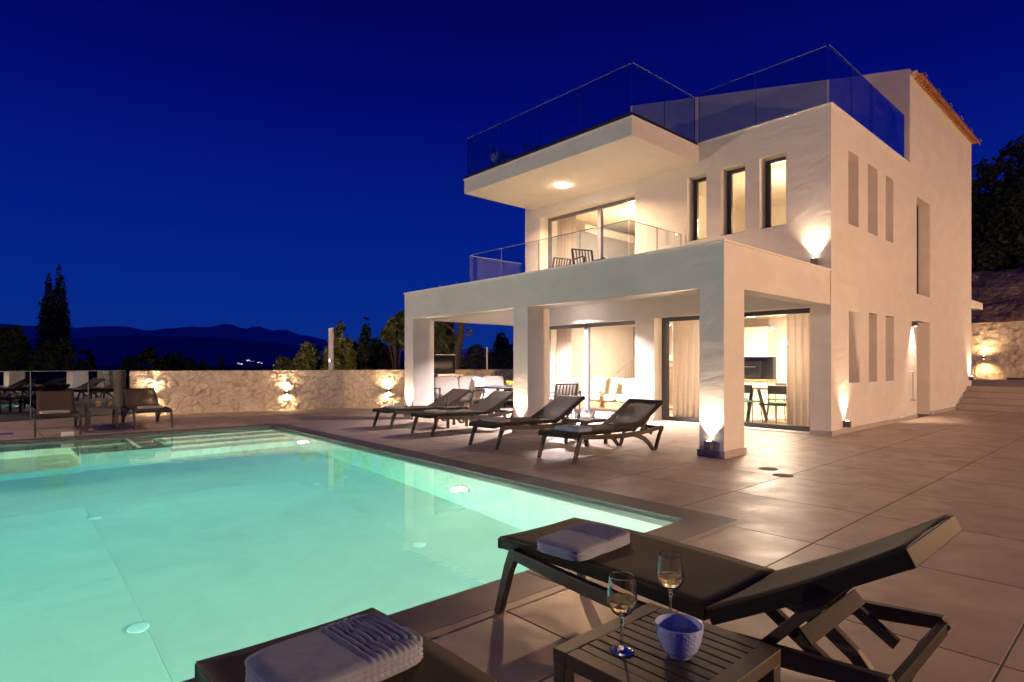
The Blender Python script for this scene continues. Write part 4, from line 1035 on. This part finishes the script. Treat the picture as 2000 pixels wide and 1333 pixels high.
# barbecue on its stone counter
ct = thing('barbecue_counter', 'stone built barbecue counter against the wall behind the porch', 'counter', (11.75, 16.25, 0), R(-16))
m = MB(); m.box(-.75, .85, -.35, .35, 0, .90); m.build('base', mat('counter_stone', (.6, .46, .32), .85, var=.25, vs=7, bump=.8, bs=14, bdist=.03), ct)
m = MB(); m.box(-.8, .9, -.38, .38, .901, .94); m.build('worktop', M['plinth'], ct, bevel=.005)
M['grill'] = mat('black_enamel', (.022, .022, .022), .35)
t = thing('barbecue', 'black gas barbecue with its lid open on the stone counter', 'barbecue', (11.70, 16.25, .942), R(-16))
m = MB(); m.box(-.42, .42, -.32, .28, 0, .16); m.build('body', M['grill'], t, bevel=.01)
m = MB(); m.box(-.44, .44, -.345, -.322, .01, .15); cp = m.build('control_panel', M['metal'], t, bevel=.004)
for k in range(5): m = MB(); m.tube([(-.32 + k * .16, -.346, .08), (-.32 + k * .16, -.385, .08)], .026, 14); m.build('knob', M['black'], cp)
m = MB()
n_ = 12
for s in (-.40, .40):
    vs = [m.bm.verts.new((s, .26 - .02 + .26 * math.sin(math.pi * k / n_) * .6 - .25 * (1 - math.cos(math.pi * k / n_)) * .0, .18 + .62 * k / n_)) for k in range(n_ + 1)]; m.bm.faces.new(vs)
prev = None
for k in range(n_ + 1):
    y_ = .24 + .156 * math.sin(math.pi * k / n_); z_ = .18 + .62 * k / n_
    cur = [m.bm.verts.new((-.40, y_, z_)), m.bm.verts.new((.40, y_, z_))]
    if prev: m.bm.faces.new([prev[0], prev[1], cur[1], cur[0]])
    prev = cur
ld = m.build('lid', M['grill'], t, fix=False); s_ = ld.modifiers.new('s', 'SOLIDIFY'); s_.thickness = .02
m = MB(); m.tube([(-.34, .2, .78), (-.34, .15, .80), (.34, .15, .80), (.34, .2, .78)], .014, 8); m.build('handle', M['metal'], ld)
m = MB(); 
for k in range(16): m.bar((-.36 + k * .048, -.28, .17), (-.36 + k * .048, .24, .17), .012, .012)
m.build('grate', M['metal'], t)
# wire fence on the wall
t = thing('wire_fence', 'dark wire mesh fence with pale posts above the stone wall behind the porch', 'fence', (11.4, 17.3, 0))
o0 = Vector((11.4, 17.3, 0)); fl = [(11.4, 17.45), (14.3, 16.62), (20.2, 14.9)]
m = MB(); tot = 0
for (ax, ay), (bx, by) in zip(fl, fl[1:]):
    a = Vector((ax, ay, 0)) - o0; b = Vector((bx, by, 0)) - o0; L_ = (b - a).length; u = (b - a) / L_
    for k in range(int(L_ / .07)): p = a + u * .07 * k; m.bar(p + Vector((0, 0, 1.2)), p + Vector((0, 0, 2.0)), .005, .005)
    for z in [1.25 + .125 * k for k in range(7)]: m.bar(a + Vector((0, 0, z)), b + Vector((0, 0, z)), .006, .006)
m.build('wire_mesh', mat('dark_wire', (.10, .10, .09), .6), t)
for f_ in (.02, .28, .62, .97):
    p = Vector((fl[0][0] + (fl[2][0] - fl[0][0]) * f_, 0, 0)); y_ = fl[0][1] + (fl[1][1] - fl[0][1]) * (p.x - fl[0][0]) / (fl[1][0] - fl[0][0]) if p.x < fl[1][0] else fl[1][1] + (fl[2][1] - fl[1][1]) * (p.x - fl[1][0]) / (fl[2][0] - fl[1][0])
    m = MB(); m.tube([(p.x - o0.x, y_ - o0.y, 1.0), (p.x - o0.x, y_ - o0.y, 2.06)], .03, 10); m.build('post', M['white_plastic'], t)
# glass fence on the left
G0 = (3.06, 19.28); 
def unit(a, b): d = math.hypot(b[0] - a[0], b[1] - a[1]); return ((b[0] - a[0]) / d, (b[1] - a[1]) / d)
gl = [(3.08, 19.80), (2.19, 19.59), (.96, 19.30), (-.30, 19.0), (-1.6, 18.69)]
for k, (a, b) in enumerate(zip(gl, gl[1:])):
    t = thing('glass_fence_panel', ['glass fence panel next to the end of the stone wall', 'glass fence panel behind the juice table and the left lounger', 'glass fence panel at the left edge of the photo', 'glass fence panel beyond the left edge'][k], 'glass fence', (a[0], a[1], 0), 0, 'frameless glass fence panels')
    u = unit(a, b); L_ = math.hypot(b[0] - a[0], b[1] - a[1]); n = (-u[1] * .009, u[0] * .009)
    m = MB(); p = (u[0] * .015, u[1] * .015); q_ = (u[0] * (L_ - .015), u[1] * (L_ - .015))
    m.hexa([(p[0] - n[0], p[1] - n[1], .03), (q_[0] - n[0], q_[1] - n[1], .03), (q_[0] + n[0], q_[1] + n[1], .03), (p[0] + n[0], p[1] + n[1], .03)],
           [(p[0] - n[0], p[1] - n[1], 1.235), (q_[0] - n[0], q_[1] - n[1], 1.235), (q_[0] + n[0], q_[1] + n[1], 1.235), (p[0] + n[0], p[1] + n[1], 1.235)])
    m.build('pane', M['fence_glass'], t)
    m = MB(); m.bar((p[0], p[1], 1.243), (q_[0], q_[1], 1.243), .022, .014)
    m.bar((u[0] * .006, u[1] * .006, .03), (u[0] * .006, u[1] * .006, 1.235), .012, .02, up=(n[0], n[1], 0)); m.build('edge', M['edge'], t)
    m = MB(); m.bar((0, 0, .016), (u[0] * L_, u[1] * L_, .016), .07, .026); m.build('base_channel', M['frame'], t)
# outdoor shower
t = thing('outdoor_shower', 'white outdoor shower column standing behind the stone wall', 'shower', (8.75, 18.75, 0), R(-48))
m = MB(); m.box(-.075, .075, -.05, .05, 0, 2.64); m.build('column', mat('shower_column', (.75, .70, .68), .4), t, bevel=.01)
m = MB(); m.tube([(.07, 0, 2.52), (.42, 0, 2.53)], .014, 8); m.tube([(.40, 0, 2.53), (.40, 0, 2.30)], .012, 8); m.build('arm', M['metal'], t)
m = MB(); m.lathe([(.0, 2.30), (.03, 2.30), (.17, 2.275), (.17, 2.265), (0, 2.265)], 24, (.40, 0, 0)); m.build('shower_head', M['metal'], t)
m = MB(); m.tube([(0, -.05, 1.55), (0, -.12, 1.55)], .05, 16); m.build('tap', M['metal'], t)
# small things
m = MB(); m.box(-.10, .10, -.04, .04, 0, .09); m.box(-.07, .07, -.06, -.041, .02, .07); tag(m.build('pool_skimmer_box', M['white_plastic'], bevel=.01, loc=(1.28, 14.68 - .25, .007), rz=R(-4)), 'small white box on the paving at the far pool edge before the left lounger', 'box')
m = MB(); m.tube([(-3.0, 15.9, .03), (.50, 15.55, .03)], .016, 8); o = m.build('pool_pole', M['blue_plastic']); tag(o, 'blue pool cleaning pole lying on the paving at the left edge', 'pole')
for (x, y, lb) in ((7.95, 3.62, 'round drain cover in the paving, the one nearer the porch column'), (7.62, 3.28, 'round drain cover in the paving, the one nearer the pool')):
    m = MB(); m.lathe([(0, .0), (.12, .0), (.125, .003), (.125, .005), (.11, .006), (0, .006)], 28); tag(m.build('drain_cover', mat('drain_steel', (.34, .28, .24), .9, spec=.1), loc=(x, y, 0.0)), lb, 'drain cover', 'drain covers in the paving')
m = MB(); m.box(13.38, 13.48, HY0 - .022, HY0 - .001, .36, .52); hb(m, 'socket', M['trim'])
m = MB(); m.tube([(17.88, HY0 - .05, .48), (17.88, HY0 - .05, 1.22)], .014, 8); m.tube([(17.88, HY0 - .0, .50), (17.88, HY0 - .10, .50)], .02, 8); m.tube([(17.88, HY0, 1.22), (17.88, HY0 - .07, 1.22)], .016, 8); m.tube([(17.88, HY0 - .08, .5), (18.02, HY0 - .12, .46)], .012, 8); hb(m, 'water_tap', M['metal'])
# low step lamp near the rear wall
m = MB(); m.box(-.5, .5, -.12, .12, 0, .10); tag(m.build('planter_trough', M['lampbody'], bevel=.01, loc=(35.0, 4.4, .71), rz=R(85)), 'small dark trough on the ground before the tall retaining wall', 'trough')

# ================================================================== TREES
def at(px_, d):
    a = (px_ - 1000) / 1153
    return (math.cos(YAW) + a * math.sin(YAW)) * d, (math.sin(YAW) - a * math.cos(YAW)) * d
def foliage(mb, clumps, n, size, seed, gaps=True):
    r = random.Random(seed); bm = mb.bm; tot = sum(c[3] * c[4] * c[5] for c in clumps) ** 1
    wts = [(c[3] * c[4] * c[5]) ** .8 for c in clumps]; S = sum(wts)
    for c, wt in zip(clumps, wts):
        for _ in range(int(n * wt / S)):
            while True:
                p = Vector((r.uniform(-1, 1), r.uniform(-1, 1), r.uniform(-1, 1))); l = p.length
                if .25 < l < 1: break
            p = p.normalized() * (l ** .5) * (1 + .35 * noise.noise(p * 2.2 + Vector((seed, c[0], c[1]))))
            q_ = Vector((c[0] + p.x * c[3], c[1] + p.y * c[4], c[2] + p.z * c[5]))
            if gaps and noise.noise(q_ * (1.1 / max(size * 4, .4)) + Vector((0, 0, seed))) < -.12: continue
            s = size * r.uniform(.5, 1.3)
            a = Vector((r.gauss(0, 1), r.gauss(0, 1), r.gauss(0, 1))).normalized(); b = a.orthogonal().normalized()
            b = Quaternion(a, r.uniform(0, 6.28)) @ b; cc = a.cross(b)
            v = [bm.verts.new(q_ + b * s), bm.verts.new(q_ + cc * s * .42), bm.verts.new(q_ - b * s), bm.verts.new(q_ - cc * s * .42)]
            bm.faces.new(v)
def tree(px_, d, top, wpx, label, seed, kind='bush', n=4500, base=-2.5, leaf='leaf_dark', size=.16, low=None, name='tree', cat='tree', group='dark trees beyond the walls', lean=0, nocl=7):
    x, y = at(px_, d); zt_ = EYE + (712 - top) / 1153 * d; w = wpx / 1153 * d / 2
    r = random.Random(seed); H = zt_ - base
    t = thing(name, label, cat, (x, y, base), 0, group)
    cl = []
    if kind == 'cypress':
        for k in range(13):
            f = k / 12; z = H * (.06 + .90 * f); ww = 1.12 * w * (1.0 - .10 * abs(f - .35) - .95 * max(0, f - .66) ** 1.3 * 3.2)
            ww = max(ww, w * .27)
            cl.append((r.uniform(-.1, .1) * w, r.uniform(-.1, .1) * w, z, ww, ww, H * .085))
    else:
        zl = (low if low is not None else H * .30)
        cl.append((0, 0, (zl + H) / 2, w * .62, w * .62, (H - zl) * .42))
        for k in range(nocl):
            a = k / nocl * 6.28 + r.uniform(-.4, .4); f = r.uniform(0, 1); rad = w * (.25 + .42 * (1 - abs(f - .3)))
            s = r.uniform(.24, .42)
            cl.append((math.cos(a) * rad, math.sin(a) * rad, zl + (H - zl) * (.15 + .7 * f), w * s, w * s, (H - zl) * s * .55))
        cl.append((lean * w, 0, H - (H - zl) * .16, w * .30, w * .30, (H - zl) * .18))
    mb = MB(); foliage(mb, cl, n, size, seed, kind != 'cypress'); mb.build('crown', M[leaf], t, fix=False)
    tr = MB(); th = H * (.5 if kind != 'cypress' else .3)
    tr.tube([(0, 0, -1.0), (.06 * w, .03, th * .5), (-.05 * w, .05, th)], [.035 * H * .6 + .05, .03 * H * .5 + .04, .02 * H * .5 + .03], 8)
    if kind != 'cypress':
        for k in range(5):
            c = cl[1 + k % (len(cl) - 1)]; tr.tube([(0, 0, th * .7), (c[0] * .5, c[1] * .5, (th * .7 + c[2]) / 2 + .1), (c[0], c[1], c[2])], [.02 * H * .5 + .02, .015 * H * .4 + .015, .01], 6)
    tr.build('trunk', M['bark'], t, smooth=True)
    return t
tree(96, 48, 546, 36, 'tall dark cypress, the left and slightly lower one of the pair', 11, 'cypress', 15000, -3.5, size=.12, name='cypress_tree', cat='cypress', group='pair of cypresses')
tree(117, 49, 530, 36, 'tall dark cypress, the right and highest one of the pair', 12, 'cypress', 15000, -3.5, size=.12, name='cypress_tree', cat='cypress', group='pair of cypresses')
tree(-30, 40, 632, 90, 'dark tree mostly beyond the left edge of the photo', 21, n=5000, size=.2)
tree(28, 38, 642, 80, 'broad dark tree at the left edge, left of the cypresses', 22, n=6000, size=.2)
tree(100, 36, 668, 105, 'rounded dark tree in front of the foot of the cypresses', 23, n=6000, size=.18)
tree(172, 40, 684, 34, 'small pointed dark tree right of the cypresses', 24, n=2500, size=.14)
tree(150, 37, 703, 60, 'low dark bush between the cypresses and the pointed tree', 25, n=2000, size=.14)
tree(290, 40, 677, 84, 'dark bushy tree with the highest top above the start of the stone wall', 26, n=4500, size=.16)
tree(345, 41, 688, 90, 'dark bushy tree to the right of the highest bush on the left', 27, n=3500, size=.16)
tree(245, 41, 697, 50, 'low dark bush above the end of the glass fence', 28, n=2500, size=.16)
tree(395, 44, 706, 60, 'very low dark bush above the stone wall left of the village lights', 29, n=2000, size=.14)
tree(433, 44, 696, 16, 'tiny pointed dark shrub left of the village lights', 30, n=900, size=.12)
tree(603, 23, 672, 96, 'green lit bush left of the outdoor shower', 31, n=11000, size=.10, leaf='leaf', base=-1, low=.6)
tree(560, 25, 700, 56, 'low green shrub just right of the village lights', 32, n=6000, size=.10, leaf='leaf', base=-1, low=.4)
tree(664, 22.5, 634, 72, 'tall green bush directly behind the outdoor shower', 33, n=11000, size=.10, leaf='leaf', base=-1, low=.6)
tree(713, 25, 624, 30, 'thin sparse dark tree between the shower and the porch', 34, n=2600, size=.085, base=-1, low=1.2, nocl=9)
tree(738, 27, 664, 104, 'dark bush at the foot of the thin sparse tree', 35, n=8000, size=.12, base=-1, low=.6)
tree(690, 26, 668, 70, 'dark rounded bush between the shower bush and the thin sparse tree', 41, n=7000, size=.11, base=-1, low=.5)
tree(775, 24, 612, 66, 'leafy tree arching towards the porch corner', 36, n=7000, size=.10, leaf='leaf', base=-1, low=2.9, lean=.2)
tree(810, 30, 690, 120, 'low dark hedge like bush behind the far porch column', 37, n=4000, size=.1, base=-1, low=.5)
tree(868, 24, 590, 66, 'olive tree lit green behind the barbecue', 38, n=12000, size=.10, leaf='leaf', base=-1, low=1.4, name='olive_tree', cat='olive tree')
tree(980, 32, 652, 76, 'round dark tree left of the middle porch column', 39, n=4200, size=.11, base=-1, low=1.5)
tree(930, 36, 676, 110, 'long low dark bush behind the wire fence', 40, n=4000, size=.12, base=-1, low=.8)
# gnarled trunk next to the olive crown
t = thing('tree', 'bare curved tree trunk with a forked limb beside the olive tree', 'tree', (*at(893, 22.5), 0))
m = MB(); m.tube([(0, 0, -.5), (-.05, 0, 1.3), (.0, 0, 1.9), (.12, -.1, 2.5), (.10, -.1, 3.1), (.2, -.1, 3.7)], [.17, .15, .14, .15, .13, .10], 10); m.tube([(.02, 0, 2.3), (-.2, .05, 2.75), (-.5, .1, 2.95), (-.75, .1, 3.0)], [.07, .06, .05, .03], 8); m.build('trunk', M['bark'], t, smooth=True)
m = MB(); foliage(m, [(.1, 0, 3.8, .9, .9, .7), (-.6, 0, 3.6, .7, .7, .5), (.5, .1, 3.0, .35, .35, .6)], 2600, .075, 77); m.build('crown', M['leaf'], t, fix=False)
# wooded slope at the right
for i, (px_, d, top, wpx, nn) in enumerate(((1925, 44, 318, 190, 12000), (1990, 46, 292, 170, 12000), (2060, 45, 280, 200, 8000), (1960, 42, 400, 200, 12000), (1900, 47, 380, 160, 8000), (2030, 42, 420, 160, 7000))):
    tree(px_, d, top, wpx, ['tall dark evergreen on the slope directly beside the villa roof', 'tallest dark evergreen on the slope at the right edge', 'dark evergreen on the slope beyond the right edge', 'broad dark evergreen low on the slope above the earth bank', 'dark evergreen half hidden behind the villa', 'low dark evergreen on the slope beyond the right edge'][i], 50 + i, n=nn, base=5.2, low=.8, size=.26, group='evergreens on the right hand slope', nocl=10)
